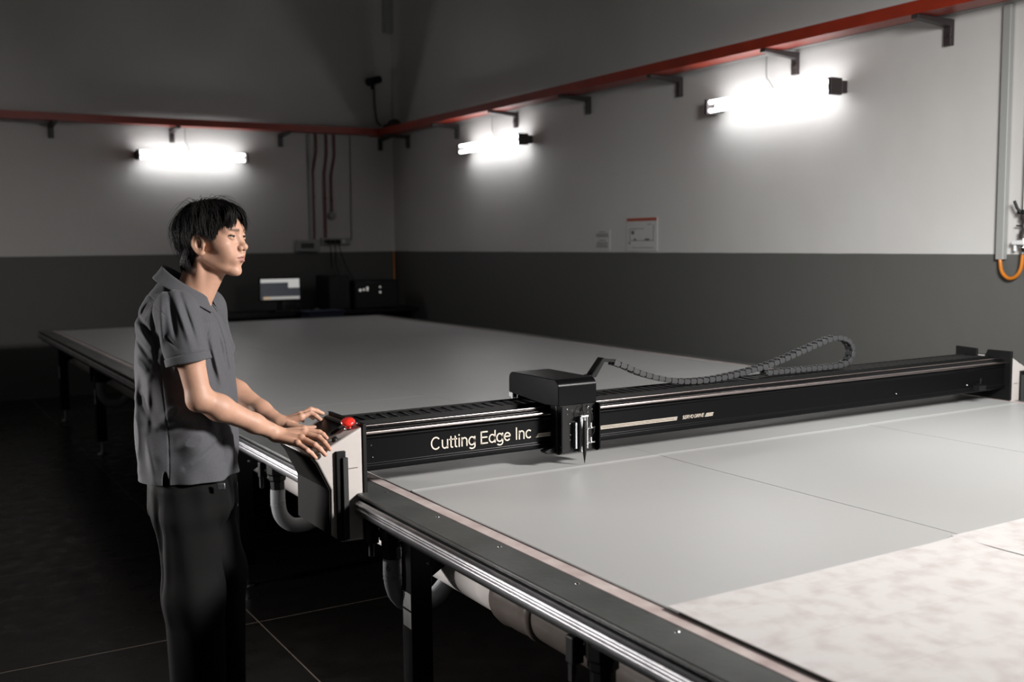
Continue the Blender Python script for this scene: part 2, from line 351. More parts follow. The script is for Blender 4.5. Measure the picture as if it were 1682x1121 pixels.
# ---- back wall services
tag(MB().box((4.435, 12.02, 1.66), (4.475, 12.059, 2.905)).build('wall_trunking', 'trunk', bevel=.003), 'grey vertical trunking left of the three maroon conduits', 'trunking')
def conduit(x0, x1, zb, zt, label):
    return tag(MB().tube(smooth_path([(x0, 12.03, 2.90), (x0, 12.03, zt+.12), (x0-(x0-x1)*.15, 12.03, zt+.06), (x1+(x0-x1)*.15, 12.03, zt-.12), (x1, 12.03, zt-.18), (x1, 12.03, zb)], 5), .013, 10)
               .cyl((x1, 12.03, zt-.45), (x1, 12.03, zt-.43), .018, 10).build('conduit', 'conduit'), label, 'conduit', 'maroon conduits on the back wall')
conduit(4.54, 4.49, 1.66, 2.60, 'left maroon conduit, next to the grey trunking'); conduit(4.67, 4.635, 1.67, 2.58, 'middle maroon conduit ending at the socket strip')
conduit(4.77, 4.72, 1.97, 2.56, 'right maroon conduit, the shortest, ending at a round box')
tag(MB().lathe((4.72, 12.058, 1.94), (0, -1, 0), [(0, .05), (.035, .05), (.05, .035), (.052, .0)], 20).build('junction_box', 'trunk'), 'round grey junction box below the right maroon conduit', 'junction box')
tag(MB().tube([(4.98, 12.045, 2.90), (4.97, 12.045, 1.64)], .008, 8).build('thin_conduit', 'trunk'), 'thin grey conduit between the maroon conduits and the corner', 'conduit')
t = thing('consumer_unit', (4.40, 12.02, 1.51), 'grey electrical box on the back wall at the paint line', 'electrical box')
part(MB().box((4.26, 11.98, 1.512), (4.545, 12.059, 1.65)), 'case', 'trunk', t, bevel=.008)
part(MB().box((4.30, 11.972, 1.55), (4.46, 11.981, 1.61)), 'breaker_window', 'glass', t); 
t = thing('socket_strip', (4.76, 12.03, 1.58), 'row of wall sockets with black plugs right of the electrical box', 'sockets')
part(MB().box((4.57, 12.02, 1.585), (4.945, 12.059, 1.672)), 'back_plate', 'trunk', t, bevel=.006)
for x in (4.66, 4.72, 4.78): part(MB().box((x-.022, 11.97, 1.605), (x+.022, 12.02, 1.65)), 'plug', 'black_plastic', t, bevel=.006)
part(MB().box((4.83, 12.012, 1.605), (4.87, 12.021, 1.65)), 'switch', 'bracket_white', t, bevel=.002)
part(MB().box((4.60, 12.012, 1.605), (4.635, 12.021, 1.65)), 'switch', 'glass', t, bevel=.002)
for x, dx in ((4.66, .02), (4.72, .0), (4.78, .1)):
    part(MB().tube(smooth_path([(x, 11.98, 1.61), (x+.005, 11.96, 1.52), (x+dx*.6, 11.95, 1.35), (x+dx, 11.80, 1.16)], 6), .006, 8), 'power_cord', 'black_plastic', t)
# CCTV camera
t = thing('security_camera', (5.27, 12.0, 3.50), 'small dark security camera pointing left high in the corner', 'camera')
part(MB().box((5.255, 11.92, 3.53), (5.33, 12.055, 3.60)), 'bracket', 'dkmetal', t, bevel=.005)
part(MB().cyl((5.32, 11.90, 3.575), (5.16, 11.84, 3.53), .045, 16).cyl((5.17, 11.843, 3.53), (5.14, 11.83, 3.52), .05, 16), 'body', 'black_plastic', t)
part(MB().cyl((5.20, 11.85, 3.51), (5.20, 11.85, 3.44), .02, 12), 'microphone', 'black_plastic', t)
part(MB().tube(smooth_path([(5.30, 12.03, 3.54), (5.305, 12.03, 3.3), (5.33, 12.03, 3.1), (5.37, 12.0, 3.03)], 6), .012, 8), 'cable', 'dkmetal', t)
t = thing('cable_hub', (5.41, 11.68, 2.96), 'dark round cable box where the red rails meet in the corner', 'cable box')
part(MB().lathe((5.40, 11.70, 3.0), (0, -1, 0), [(0, .085), (.04, .085), (.05, .06), (.051, .0)], 20), 'drum', 'dkmetal', t)
part(MB().lathe((5.30, 11.70, 2.97), (0, -1, 0), [(0, .05), (.04, .05), (.05, .0)], 16), 'cap', 'dkmetal', t)
tag(MB().tube(smooth_path([(5.52, 12.03, 1.50), (5.52, 12.03, 1.3), (5.515, 12.02, 1.15), (5.50, 11.99, .9)], 5), .012, 8).build('corner_hose', 'orange'), 'orange hose hanging in the far room corner behind the black rack', 'hose')

# ================================================================== desk at the back
t = thing('computer_desk', (4.3, 11.62, 0), 'long dark desk against the back wall behind the cutting table', 'desk')
part(MB().box((3.05, 11.25, .80), (5.48, 11.95, .84)), 'desktop', 'black', t, bevel=.004)
for x in (3.1, 4.3, 5.40): part(MB().box((x, 11.30, 0), (x+.04, 11.90, .80)), 'leg', 'black', t)
part(MB().box((3.14, 11.86, .35), (5.40, 11.88, .80)), 'modesty_panel', 'black', t)
def screen_mat():
    m = bpy.data.materials.new('lit_screen'); m.use_nodes = True; nt = m.node_tree; b = nt.nodes['Principled BSDF']; b.inputs['Base Color'].default_value = (.02, .02, .02, 1); b.inputs['Roughness'].default_value = .2
    return m
t = thing('computer_monitor', (3.83, 11.45, .84), 'black monitor showing a grey window on the desk at the back wall', 'monitor')
rz = Matrix.Rotation(R_(-6), 3, 'Z'); pv = (3.83, 11.4, 1.1)
part(MB().box((3.595, 11.385, .965), (4.065, 11.415, 1.235), rz, pv), 'bezel', 'black_plastic', t, bevel=.006)
sc_ = part(MB().box((3.61, 11.381, .985), (4.05, 11.386, 1.22), rz, pv), 'screen', mat('screen_grey', (.02, .02, .025), .2, emis=((.75, .8, 1), .035)), t)
def pane(a, b, z0, z1, mm, nm='window_panel'): part(MB().box((a, 11.3785, z0), (b, 11.3815, z1), rz, pv), nm, mm, sc_)
lt = mat('screen_white', (.1, .1, .1), .3, emis=((1, .98, .95), .42)); l2 = mat('screen_bar', (.1, .1, .1), .3, emis=((1, .97, .93), .30)); l3 = mat('screen_icon', (.1, .1, .1), .3, emis=((1, .75, .5), .36))
pane(3.615, 3.92, 1.175, 1.215, lt, 'title_bar'); pane(3.92, 4.045, 1.115, 1.215, lt, 'side_window'); pane(3.72, 4.045, .988, 1.02, l2, 'task_bar'); pane(3.64, 3.72, .988, 1.02, l3, 'start_icon')
part(MB().box((3.80, 11.40, .86), (3.86, 11.43, 1.05)).box((3.71, 11.34, .84), (3.95, 11.52, .855)), 'stand', 'black_plastic', t, bevel=.004)
t = thing('keyboard', (3.95, 11.32, .84), 'dark keyboard in front of the monitor at the back desk', 'keyboard')
part(MB().box((3.72, 11.27, .841), (4.14, 11.40, .862)), 'case', 'black_plastic', t, bevel=.004)
m = MB()
for i in range(14):
    for j in range(4): m.box((3.735+i*.028, 11.28+j*.027, .862), (3.758+i*.028, 11.302+j*.027, .869))
part(m, 'keys', 'rubber', t)
tag(MB().sphere((4.23, 11.33, .855), .03, sc=(1, 1.6, .55)).build('computer_mouse', 'brown'), 'small pale mouse right of the keyboard on the back desk', 'mouse')
tag(MB().lathe((4.10, 11.50, .84), (0, 0, 1), [(0, .03), (.09, .035), (.091, .03), (.03, .026), (.029, 0)], 16).build('pen_cup', 'black_plastic'), 'dark pen cup right of the monitor', 'cup')
t = thing('computer_tower', (4.52, 11.55, .84), 'black computer tower standing between monitor and rack unit', 'computer')
part(MB().box((4.40, 11.38, .841), (4.66, 11.80, 1.235)), 'case', 'black_plastic', t, bevel=.006)
part(MB().box((4.41, 11.374, .86), (4.65, 11.381, 1.22)), 'front_panel', 'glass', t, bevel=.003)
t = thing('rack_unit', (4.97, 11.55, .84), 'wide black rack unit with small lights on the back desk near the corner', 'electronics')
part(MB().box((4.70, 11.35, .842), (5.26, 11.80, 1.17)), 'case', 'black_plastic', t, bevel=.008)
part(MB().box((4.72, 11.343, .86), (5.24, 11.351, 1.15)), 'front_panel', 'glass', t, bevel=.003)
for x, z, r in ((4.77, 1.06, .016), (4.815, 1.065, .013), (4.86, 1.085, .014), (4.86, 1.06, .012), (5.02, 1.09, .01), (5.02, 1.03, .012)):
    part(MB().lathe((x, 11.344, z), (0, -1, 0), [(0, r), (.005, r), (.006, 0)], 10), 'indicator', 'led', t)
t = thing('storage_bin', (4.22, 11.12, 0), 'dark navy bin in front of the back desk', 'bin')
part(MB().prism([(4.05, .0), (4.37, .0), (4.42, .845), (4.00, .845)], 'y', 10.98, 11.22), 'body', 'blue', t, bevel=.01)
part(MB().box((3.99, 10.97, .845), (4.43, 11.23, .865)), 'rim', 'blue', t, bevel=.005)
def each(locs, ax, prof, name, m_, parent, n=10):
    """one small turned part per location, sharing a mesh"""
    off = Vector((0, 0, 0)); p = parent
    while p is not None: off += p.location; p = p.parent
    o = MB().lathe((0, 0, 0), ax, prof, n).build(name, m_); o.parent = parent; o.location = Vector(locs[0])-off
    for l in locs[1:]:
        q = o.copy(); COL.objects.link(q); q.location = Vector(l)-off
# ================================================================== cutting table
TX0, TX1, TY0, TY1, TZ = 1.275, 4.83, -1.2, 10.93, .80
tb = thing('cutting_table', ((TX0+TX1)/2, 4.8, 0), 'very long flat cutting table with grey sheet bed and steel edges', 'table')
part(MB().box((1.42, TY0+.05, .70), (4.69, TY1-.1, .797)), 'bed', 'felt', tb)
def rbox(m, a, b): return m.box(a, b)
part(MB().box((TX0, TY0, .788), (1.385, TY1, .80)), 'edge_plate', 'edge', tb, 'grey steel edge plate along the operator side', bevel=.004)
part(MB().box((4.72, TY0, .788), (TX1, TY1, .80)), 'edge_plate', 'edge', tb, 'grey steel edge plate along the wall side', bevel=.004)
part(MB().box((1.385, TY1-.12, .788), (4.72, TY1, .80)), 'end_plate', 'edge', tb, bevel=.003)
part(MB().box((1.3852, TY0, .785), (1.424, TY1-.12, .8005)), 'wear_strip', 'strip', tb, 'pinkish worn strip beside the edge plate')
part(MB().box((4.68, TY0, .785), (4.7198, TY1-.12, .8005)), 'wear_strip', 'strip', tb)
each([(1.362, y, .80) for y in np.arange(TY0+.3, TY1, .36)], (0, 0, 1), [(0, .006), (.0015, .0055), (.002, .0)], 'screw', 'chrome', tb)
# aluminium guide rail below the plate
def guide(x0, s, nm_lbl):
    P = [(0, .727), (.030, .727), (.030, .733), (.041, .733), (.046, .742), (.046, .752), (.040, .757), (.040, .760), (.047, .763), (.049, .768), (.046, .773), (.038, .775), (.034, .779), (0, .779)]
    part(MB().prism([(x0+s*p[0], p[1]) for p in P], 'y', TY0, TY1-.03), 'guide_rail', 'alu', tb, nm_lbl, bevel=.0012)
    part(MB().box((min(x0, x0-s*.06), TY0, .70), (max(x0, x0-s*.06), TY1-.03, .788)), 'side_beam', 'black', tb)
guide(1.312, -1, 'polished aluminium guide rail along the operator side'); guide(4.79, 1, None)
part(MB().box((1.30, TY1-.06, .70), (4.80, TY1-.02, .788)), 'end_beam', 'black', tb)
# legs with levelling feet, gussets, number stickers
ly = [1.08+1.85*k for k in range(-1, 6)]
for y in ly:
    for x, s in ((1.40, 1), (4.70, -1)):
        lg = part(MB().box((x-.036, y-.036, .105), (x+.036, y+.036, .70)), 'leg', 'black', tb, bevel=.003)
        part(MB().lathe((x, y, 0), (0, 0, 1), [(0, .036), (.004, .038), (.012, .030), (.016, .014), (.03, .010), (.11, .010)], 20), 'levelling_foot', 'steel', lg, 'steel levelling foot')
        part(MB().prism([(x+s*.036, .55), (x+s*.07, .57), (x+s*.22, .655), (x+s*.22, .70), (x+s*.036, .70)], 'y', y-.03, y+.03), 'gusset', 'black', lg)
        each([(x+.02, y-.036, dz) for dz in (.60, .66)], (0, -1, 0), [(0, .006), (.004, .006), (.005, 0)], 'bolt', 'steel', lg)
        if x < 2:
            for z0 in (.455, .395):
                st_ = part(MB().box((x-.0372, y-.032, z0), (x-.0358, y+.024, z0+.052)), 'number_sticker', 'label', lg, 'small pale number sticker')
    part(MB().box((1.436, y-.035, .655), (4.66, y+.035, .70)), 'cross_beam', 'black', tb)
# ---- suction pipe under the table
t = thing('suction_pipe', (1.56, 4.8, .48), 'wide white suction pipe running under the table on the operator side', 'pipe')
def pipe(y0, y1, r, m_, nm='pipe_section', lb=None, x=1.565, z=.562): part(MB().cyl((x, y0, z), (x, y1, z), r, 36), nm, m_, t, lb)
pipe(2.5, 10.6, .08, 'pvc', lb='white plastic pipe section')
part(MB().lathe((1.565, 2.60, .562), (0, -1, 0), [(0, .081), (.0, .092), (.03, .096), (.05, .092), (.10, .092), (.14, .090), (.17, .088), (.185, .092), (.21, .092), (.215, .082)], 36), 'coupling', 'brown', t, 'brown grey pipe coupling')
pipe(1.75, 2.42, .082, 'brown', lb='brown grey pipe section'); pipe(-1.1, 1.78, .08, 'pvc', lb='white plastic pipe section near the camera')
for y in (3.9, 5.2, 7.0, 8.8, 1.2):
    part(MB().lathe((1.565, y, .562), (0, 1, 0), [(0, .082), (.0, .088), (.03, .088), (.03, .082)], 36), 'pipe_clip', 'brown', t)
# ---- drop valves
def valve(y, label):
    t = thing('drop_valve', (1.35, y, .44), label, 'valve', 'black drop valves with grey elbows under the table edge')
    x = 1.352
    part(MB().lathe((x, y, .725), (0, 0, -1), [(0, .040), (.01, .044), (.06, .044), (.065, .037), (.085, .037), (.09, .030), (.135, .030)], 8), 'valve_body', 'black_plastic', t, bevel=.002)
    part(MB().box((x-.062, y+.03, .645), (x-.03, y+.062, .71)).box((x-.06, y+.035, .60), (x-.045, y+.055, .66)).cyl((x-.03, y+.03, .675), (x-.05, y+.05, .675), .012, 10), 'handle', 'black_plastic', t, bevel=.004)
    el = part(MB().tube(smooth_path([(x, y, .60), (x, y, .54), (x+.012, y, .485), (x+.05, y, .445), (x+.10, y, .435), (x+.15, y, .445), (x+.20, y, .49)], 6), .030, 20), 'elbow', 'gpvc', t, 'grey plastic elbow')
    m = MB()
    for z in (.55, .535): m.lathe((x, y, z), (0, 0, -1), [(0, .0302), (0, .0312), (.003, .0312), (.003, .0302)], 20)
    part(m, 'ring', 'gpvc', el)
    return t
valve(4.13, 'black drop valve with grey elbow left of the cream control box'); v2 = valve(3.005, 'black drop valve with grey elbow marked 6, right of the cream control box')
vs_, fs_, w_ = text_mesh('6', .035, .0003)
el = [c for c in v2.children if c.name.startswith('elbow')][0]
m = MB(); q = Matrix.Rotation(R_(-52), 3, 'Z') @ Matrix.Rotation(R_(90), 3, 'X'); n_ = Vector((math.sin(R_(-52)), -math.cos(R_(-52)), 0))
m.add([q @ Vector((v.x-w_/2, v.y, v.z)) + Vector((1.352, 3.005, .565)) + n_*.0304 for v in vs_], fs_); part(m, 'number_mark', 'ink', el)
valve(1.865, 'black drop valve nearest the camera, at the bottom edge'); valve(6.3, 'black drop valve hidden low behind the operator'); valve(8.15, 'black drop valve near the far end of the table')

# ================================================================== sheets on the bed
def sheet(x0, x1, y0, y1, name, m_, label, cat, group, z=.7972, th=.003, amp=.0006, n=(24, 24), curl=None, lip=0):
    """a limp sheet with real thickness, slight waviness, an optional raised far lip or curled corner"""
    nx, ny = n; V = []; 
    def H(x, y, u, v):
        h = amp*noise.noise(Vector((x*3, y*3, 4)))*2
        if lip: h += lip*math.exp(-((1-v)*(y1-y0)/.02)**2)
        if curl: 
            cx, cy, rr, hh = curl; d = math.hypot(x-cx, y-cy)
            if d < rr: h += hh*(1-d/rr)**1.6
        return h+amp
    for k in (0, 1):
        for j in range(ny+1):
            for i in range(nx+1):
                u, v = i/nx, j/ny; x = x0+(x1-x0)*u; y = y0+(y1-y0)*(1-(1-v)**1.5)
                V.append((x, y, z+H(x, y, u, v)+(th if k else 0)))
    N = (nx+1)*(ny+1); F = []
    for j in range(ny):
        for i in range(nx):
            a = j*(nx+1)+i; F.append((N+a, N+a+1, N+a+nx+2, N+a+nx+1)); F.append((a, a+nx+1, a+nx+2, a+1))
    ring = [i for i in range(nx+1)]+[(j+1)*(nx+1)-1 for j in range(1, ny+1)]+[ny*(nx+1)+i for i in range(nx-1, -1, -1)]+[j*(nx+1) for j in range(ny-1, 0, -1)]
    for a, b in zip(ring, ring[1:]+ring[:1]): F.append((a, b, N+b, N+a))
    mb = MB(); mb.add(V, F, True); o = mb.build(name, m_); o.data.set_sharp_from_angle(angle=R_(50))
    return tag(o, label, cat, group)
XS = (1.432, 2.455, 3.57, 4.672); YS = (3.03, 4.92, 7.04, 9.0, 10.78)
cn = ('operator side', 'middle column', 'wall side'); rn = ('first row behind the gantry', 'second row behind the gantry', 'third row behind the gantry', 'last row at the far end')
for j in range(4):
    for i in range(3):
        sheet(XS[i]+.001, XS[i+1]-.001, YS[j]+.001, YS[j+1]-.001, 'bed_sheet', 'foam', 'flat grey bed sheet, %s, %s' % (cn[i], rn[j]), 'sheet', 'grey sheets tiled on the table behind the gantry', amp=.0007)
SG = 'pale cover sheets in front of the gantry'
sheet(1.434, 2.452, 1.70, 3.028, 'cover_sheet', 'foam', 'smooth pale cover sheet in front of the gantry on the operator side', 'sheet', SG, th=.004, lip=.003, z=.7975)
sheet(2.456, 3.60, 1.60, 3.035, 'cover_sheet', 'foam', 'smooth pale cover sheet below the cutting carriage, middle of the table', 'sheet', SG, th=.004, lip=.003, z=.7975)
sheet(3.605, 4.66, 1.4, 3.04, 'cover_sheet', 'foam', 'smooth pale cover sheet in front of the gantry on the wall side', 'sheet', SG, th=.004, lip=.003, z=.7975)
PG = 'stained pattern papers near the camera'
sheet(1.426, 2.400, -1.1, 1.727, 'pattern_paper', 'stain', 'stained cream pattern paper on the near end of the table, operator side', 'paper', PG, z=.806, th=.002, amp=.001, curl=(2.40, 1.72, .12, .006), n=(40, 40))
sheet(2.408, 3.60, -1.1, 1.745, 'pattern_paper', 'stain', 'stained cream pattern paper at the right edge of the photo, beyond a curled seam', 'paper', PG, z=.806, th=.002, amp=.001, n=(30, 30))

# ================================================================== gantry
g = thing('gantry', (3.0, 3.25, .80), 'long black gantry beam lettered Cutting Edge Inc spanning the table', 'gantry')
BX0, BX1 = 1.31, 4.69
prof = [(3.13, .86), (3.125, .866), (3.125, .880), (3.13, .884), (3.13, .965), (3.125, .969), (3.125, .974), (3.140, .978), (3.140, .996), (3.150, 1.002), (3.175, 1.002), (3.20, 1.000), (3.36, 1.000), (3.36, .86)]
part(MB().prism(prof, 'x', BX0, BX1), 'beam', 'gloss', g, 'black gloss beam', bevel=.002)
part(MB().cyl((BX0, 3.130, .987), (BX1, 3.130, .987), .0075, 16), 'bearing_rod', 'rod', g, 'polished rod along the beam front')
part(MB().cyl((BX0, 3.157, 1.005), (BX1, 3.157, 1.005), .0035, 12), 'upper_rod', 'rod', g)
m = MB()
m.box((BX0, 3.215, 1.0), (BX1, 3.222, 1.014)).box((BX0, 3.345, 1.0), (BX1, 3.352, 1.014)); part(m, 'chain_tray', 'black', g)
m = MB()
for x in np.arange(BX0+.02, 3.10, .042): m.box((x, 3.228, .9995), (x+.026, 3.34, 1.011)); m.box((x+.025, 3.24, 1.0), (x+.0425, 3.33, 1.006))
for x in np.arange(3.15, BX1-.03, .042): m.box((x, 3.228, .9995), (x+.026, 3.34, 1.011)); m.box((x+.025, 3.24, 1.0), (x+.0425, 3.33, 1.006))
part(m, 'tray_links', 'black_plastic', g)
# lettering
def arc2(cx, cy, rx, ry, a0, a1, n=14): return [(cx+rx*math.cos(R_(a0+(a1-a0)*i/n)), cy+ry*math.sin(R_(a0+(a1-a0)*i/n))) for i in range(n+1)]
# plain grotesque letters as centre-line strokes: (advance, strokes); cap height 1, x height .72
def bowl(cx=.30): return arc2(cx, .36, .25, .31, 0, 360, 24)
GL = {
 'C': (.86, [arc2(.42, .5, .36, .45, 42, 318, 24)]), 'E': (.74, [[(.10, 0), (.10, 1)], [(.10, .95), (.66, .95)], [(.10, .52), (.62, .52)], [(.10, .05), (.67, .05)]]),
 'I': (.30, [[(.14, 0), (.14, 1)]]), 'u': (.64, [[(.09, .72), (.09, .30)]+arc2(.30, .28, .21, .23, 180, 350, 12), [(.52, .72), (.52, 0)]]),
 't': (.36, [[(.16, .92), (.16, .18)]+arc2(.26, .16, .10, .11, 180, 275, 6)+[(.32, .05)], [(.02, .67), (.32, .67)]]),
 'i': (.26, [[(.12, 0), (.12, .72)], [(.12, .88), (.12, 1.0)]]), 'n': (.64, [[(.10, 0), (.10, .72)], arc2(.31, .43, .20, .24, 175, 0, 12)+[(.51, 0)]]),
 'g': (.66, [bowl(), [(.55, .72), (.55, -.04)]+arc2(.31, -.05, .24, .19, 0, -150, 12)]), 'd': (.66, [bowl(), [(.55, 1), (.55, 0)]]),
 'e': (.64, [[(.07, .38), (.55, .38)], arc2(.31, .36, .25, .31, 4, 320, 22)]), 'c': (.60, [arc2(.31, .36, .25, .31, 45, 315, 20)]),
 'S': (.70, [arc2(.34, .73, .24, .22, 30, 260, 14)+arc2(.34, .27, .26, .22, 90, -150, 14)]), 'R': (.76, [[(.10, 0), (.10, 1)], [(.10, .95), (.40, .95)]+arc2(.40, .73, .22, .22, 90, -90, 10)+[(.10, .51)], [(.42, .5), (.66, 0)]]),
 'V': (.70, [[(.03, 1), (.34, .02), (.65, 1)]]), 'O': (.84, [arc2(.42, .5, .34, .45, 0, 360, 28)]), 'D': (.80, [[(.10, 0), (.10, 1)], [(.10, .95), (.36, .95)]+arc2(.36, .5, .34, .45, 90, -90, 16)+[(.10, .05)]]), ' ': (.34, [])}
def letters(txt, x, z, h, width, name, shear=0, wt=.105):
    tot = sum(GL[c][0] for c in txt); sx = width/tot; cur = 0; mb = MB()
    for c in txt:
        adv, strokes = GL[c]
        for s_ in strokes:
            P = [Vector((x+(cur+p[0])*sx+shear*p[1]*h, z+p[1]*h)) for p in s_]; n = len(P); closed = (P[0]-P[-1]).length < 1e-6; L_, R2 = [], []
            for i in range(n):
                t = (P[(i+1) % (n-1)] if closed and i == n-1 else P[min(i+1, n-1)])-(P[-2] if closed and i == 0 else P[max(i-1, 0)]); t.normalize(); q = Vector((-t.y, t.x))*wt*h/2; L_.append(P[i]+q); R2.append(P[i]-q)
            V = [(p.x, 3.1284, p.y) for p in L_]+[(p.x, 3.1284, p.y) for p in R2]+[(p.x, 3.1302, p.y) for p in L_]+[(p.x, 3.1302, p.y) for p in R2]; F = []
            for i in range(n-1): F += [(i, i+1, n+i+1, n+i), (2*n+i, 3*n+i, 3*n+i+1, 2*n+i+1), (i, 2*n+i, 2*n+i+1, i+1), (n+i, n+i+1, 3*n+i+1, 3*n+i)]
            F += [(0, n, 3*n, 2*n), (n-1, 3*n-1, 4*n-1, 2*n-1)]; mb.add(V, F)
        cur += adv
    part(mb, name, 'cream', g, 'cream lettering')
letters('Cutting Edge Inc', 1.557, .904, .044, .402, 'lettering')
letters('SERVO DRIVE', 2.650, .9045, .0135, .110, 'small_lettering', .3, .12)
m = MB()
def stripe(x0, x1, z0, n=3):
    for k in range(n):
        z = z0+k*.0052; s_ = k*.004
        m.prism([(x0+s_, z), (x1+s_*.5, z), (x1+s_*.5+.002, z+.0024), (x0+s_+.003, z+.0024)], 'y', 3.1288, 3.1298)
stripe(1.975, 2.622, .904); stripe(2.765, 2.806, .904)
part(m, 'stripe_lines', 'cream', g, 'three thin cream stripes')
each([(x, 3.13, z) for x, z in ((1.34, .945), (1.345, .905), (1.48, .868), (3.9, .90), (4.40, .90), (1.85, .872))], (0, -1, 0), [(0, .0035), (.003, .003), (.004, 0)], 'screw', 'chrome', g)
part(MB().tube([(4.46, 3.118, .90), (4.46, 3.10, .905), (4.462, 3.10, .93)], .004, 8).box((4.44, 3.09, .87), (4.49, 3.125, .895)), 'cable_clip', 'black_plastic', g)

def end_unit(mir, nm, lbl):
    """control housing at a gantry end; mir=1 operator side, -1 wall side"""
    X = (lambda x: x) if mir == 1 else (lambda x: 6.0-x)
    e = bpy.data.objects.new(nm, None)
    Y0, Y1 = 3.10, 3.40
    body = [(1.298, .645), (1.222, .647), (1.186, .675), (1.188, .822), (1.145, .912), (1.130, .932), (1.298, 1.016)]
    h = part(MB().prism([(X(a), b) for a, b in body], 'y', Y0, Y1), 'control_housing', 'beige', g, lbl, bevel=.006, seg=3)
    pl = MB()
    if mir == 1: pl.box((1.298, Y0-.004, .64), (1.312, Y1+.004, 1.024))
    else: pl.prism([(Y0-.004, .805), (Y1+.004, .805), (Y1+.004, 1.05), (3.285, 1.045), (3.285, 1.01), (3.24, 1.01), (3.225, 1.045), (Y0-.004, 1.045)], 'x', 4.688, 4.702)
    part(pl, 'end_plate', 'black', g, 'black end plate', bevel=.002)
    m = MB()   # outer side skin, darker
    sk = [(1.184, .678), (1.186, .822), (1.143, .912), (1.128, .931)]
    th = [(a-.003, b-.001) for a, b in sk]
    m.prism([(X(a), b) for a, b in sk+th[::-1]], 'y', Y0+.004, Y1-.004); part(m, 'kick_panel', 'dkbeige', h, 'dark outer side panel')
    m = MB(); m.box((min(X(1.204), X(1.236)), 3.088, .655), (max(X(1.204), X(1.236)), 3.1005, .945)); part(m, 'slot_cover', 'black', h, 'black vertical slot strip', bevel=.002)
    m = MB(); m.box((min(X(1.222), X(1.240)), 3.078, .66), (max(X(1.222), X(1.240)), 3.089, .925)); part(m, 'brush', 'rubber', h, bevel=.002)
    # sloping control panel frame: origin at low outer edge, a along slope, n normal
    a = Vector((X(1.298)-X(1.130), 0, .084)).normalized(); n = Vector((-a.z*(1 if mir == 1 else -1), 0, abs(a.x))).normalized(); o_ = Vector((X(1.130), 0, .9325))
    def S(u, y, d): return o_+a*u+n*d+Vector((0, y, 0))
    def slab(m, u0, u1, y0, y1, d0, d1): m.add([S(u, y, d) for d in (d0, d1) for u, y in ((u0, y0), (u1, y0), (u1, y1), (u0, y1))], [(0,3,2,1),(4,5,6,7),(0,1,5,4),(1,2,6,5),(2,3,7,6),(3,0,4,7)])
    m = MB(); slab(m, .03, .165, 3.19, 3.36, 0, .006); part(m, 'touch_panel', 'gloss', h, 'black touch panel', bevel=.002)
    m = MB(); slab(m, .028, .036, 3.188, 3.362, .0, .010); slab(m, .159, .167, 3.188, 3.362, 0, .010); slab(m, .03, .165, 3.186, 3.194, 0, .010); part(m, 'panel_frame', 'black_plastic', h)
    m = MB(); m.lathe(S(.095, 3.125, 0), n, [(0, .011), (.010, .010), (.011, .0)], 16); part(m, 'push_button', 'black_plastic', h, 'round black push button')
    b0 = S(.160, 3.150, 0); ax = (n+a*.25*mir*mir+Vector((0, -.35, 0))).normalized()
    es = part(MB().lathe(b0, ax, [(0, .010), (.018, .010), (.020, .021), (.026, .0235), (.032, .019), (.034, 0)], 24), 'emergency_stop', 'red', h, 'red mushroom emergency stop button')
    part(MB().lathe(b0, ax, [(-.002, .014), (.006, .014), (.007, .010)], 16), 'collar', 'chrome', es)
    m = MB(); c = b0+ax*.014; m.tube([c+Vector((.02, -.008, .004)), c+Vector((.026, -.012, -.006)), c+Vector((.027, -.013, -.022)), c+Vector((.032, -.014, -.03))], .0028, 6); m.sphere(c+Vector((.028, -.012, .004)), .005)
    if mir == 1: part(m, 'key', 'chrome', es, 'small silver key')
    part(MB().box((min(X(1.25), X(1.28)), 3.0975, .884), (max(X(1.25), X(1.28)), 3.1002, .886)), 'scratch', 'brown', h)
end_unit(1, 'e', 'cream control housing on the operator side'); end_unit(-1, 'e', 'cream control housing on the wall side')
bpy.context.view_layer.update()
# carriage wheels gripping the guide rail
part(MB().cyl((1.262, 3.14, .768), (1.262, 3.14, .80), .014, 16).cyl((1.262, 3.36, .768), (1.262, 3.36, .80), .014, 16), 'guide_roller', 'steel', g)

# ================================================================== cutting carriage
c = thing('cutting_carriage', (2.12, 3.2, .81), 'black cutting head carriage riding on the gantry beam', 'machine head')
cx0, cx1 = 2.035, 2.200
# hood: bent sheet seen from the side, open below
def arc(cy, cz, r, a0, a1, n=6): return [(cy+r*math.cos(R_(a0+(a1-a0)*i/n)), cz+r*math.sin(R_(a0+(a1-a0)*i/n))) for i in range(n+1)]
outer = [(3.072, 1.018)]+arc(3.10, 1.082, .028, 180, 90)+arc(3.385, 1.082, .028, 90, 0)+[(3.413, 1.030), (3.16, 1.012)]
part(MB().prism(outer, 'x', cx0, cx1), 'hood', 'gloss', c, 'black bent metal hood', bevel=.002)
part(MB().box((cx0-.004, 3.076, .845), (cx1+.004, 3.088, 1.02)), 'front_plate', 'black', c, bevel=.002)
def flange(x):
    pf = [(3.05, .875)]+arc(3.072, .867, .024, 200, 270, 4)+[(3.12, .846), (3.12, 1.018), (3.05, 1.018)]
    part(MB().prism(pf, 'x', x-.003, x+.003), 'side_flange', 'gloss', c, bevel=.0015)
flange(cx0); flange(cx1)
each([(x, 3.076, z) for x, z in ((2.05, 1.005), (2.05, .988), (2.075, 1.003), (2.075, .986), (2.183, .995), (2.183, .98), (2.085, .95), (2.087, .91), (2.085, .893))], (0, -1, 0), [(0, .0032), (.0025, .003), (.003, 0)], 'screw', 'chrome', c)
part(MB().box((2.098, 3.058, .86), (2.106, 3.076, .955)).box((2.12, 3.06, .845), (2.145, 3.076, .975)), 'guide_block', 'steel', c, bevel=.001)
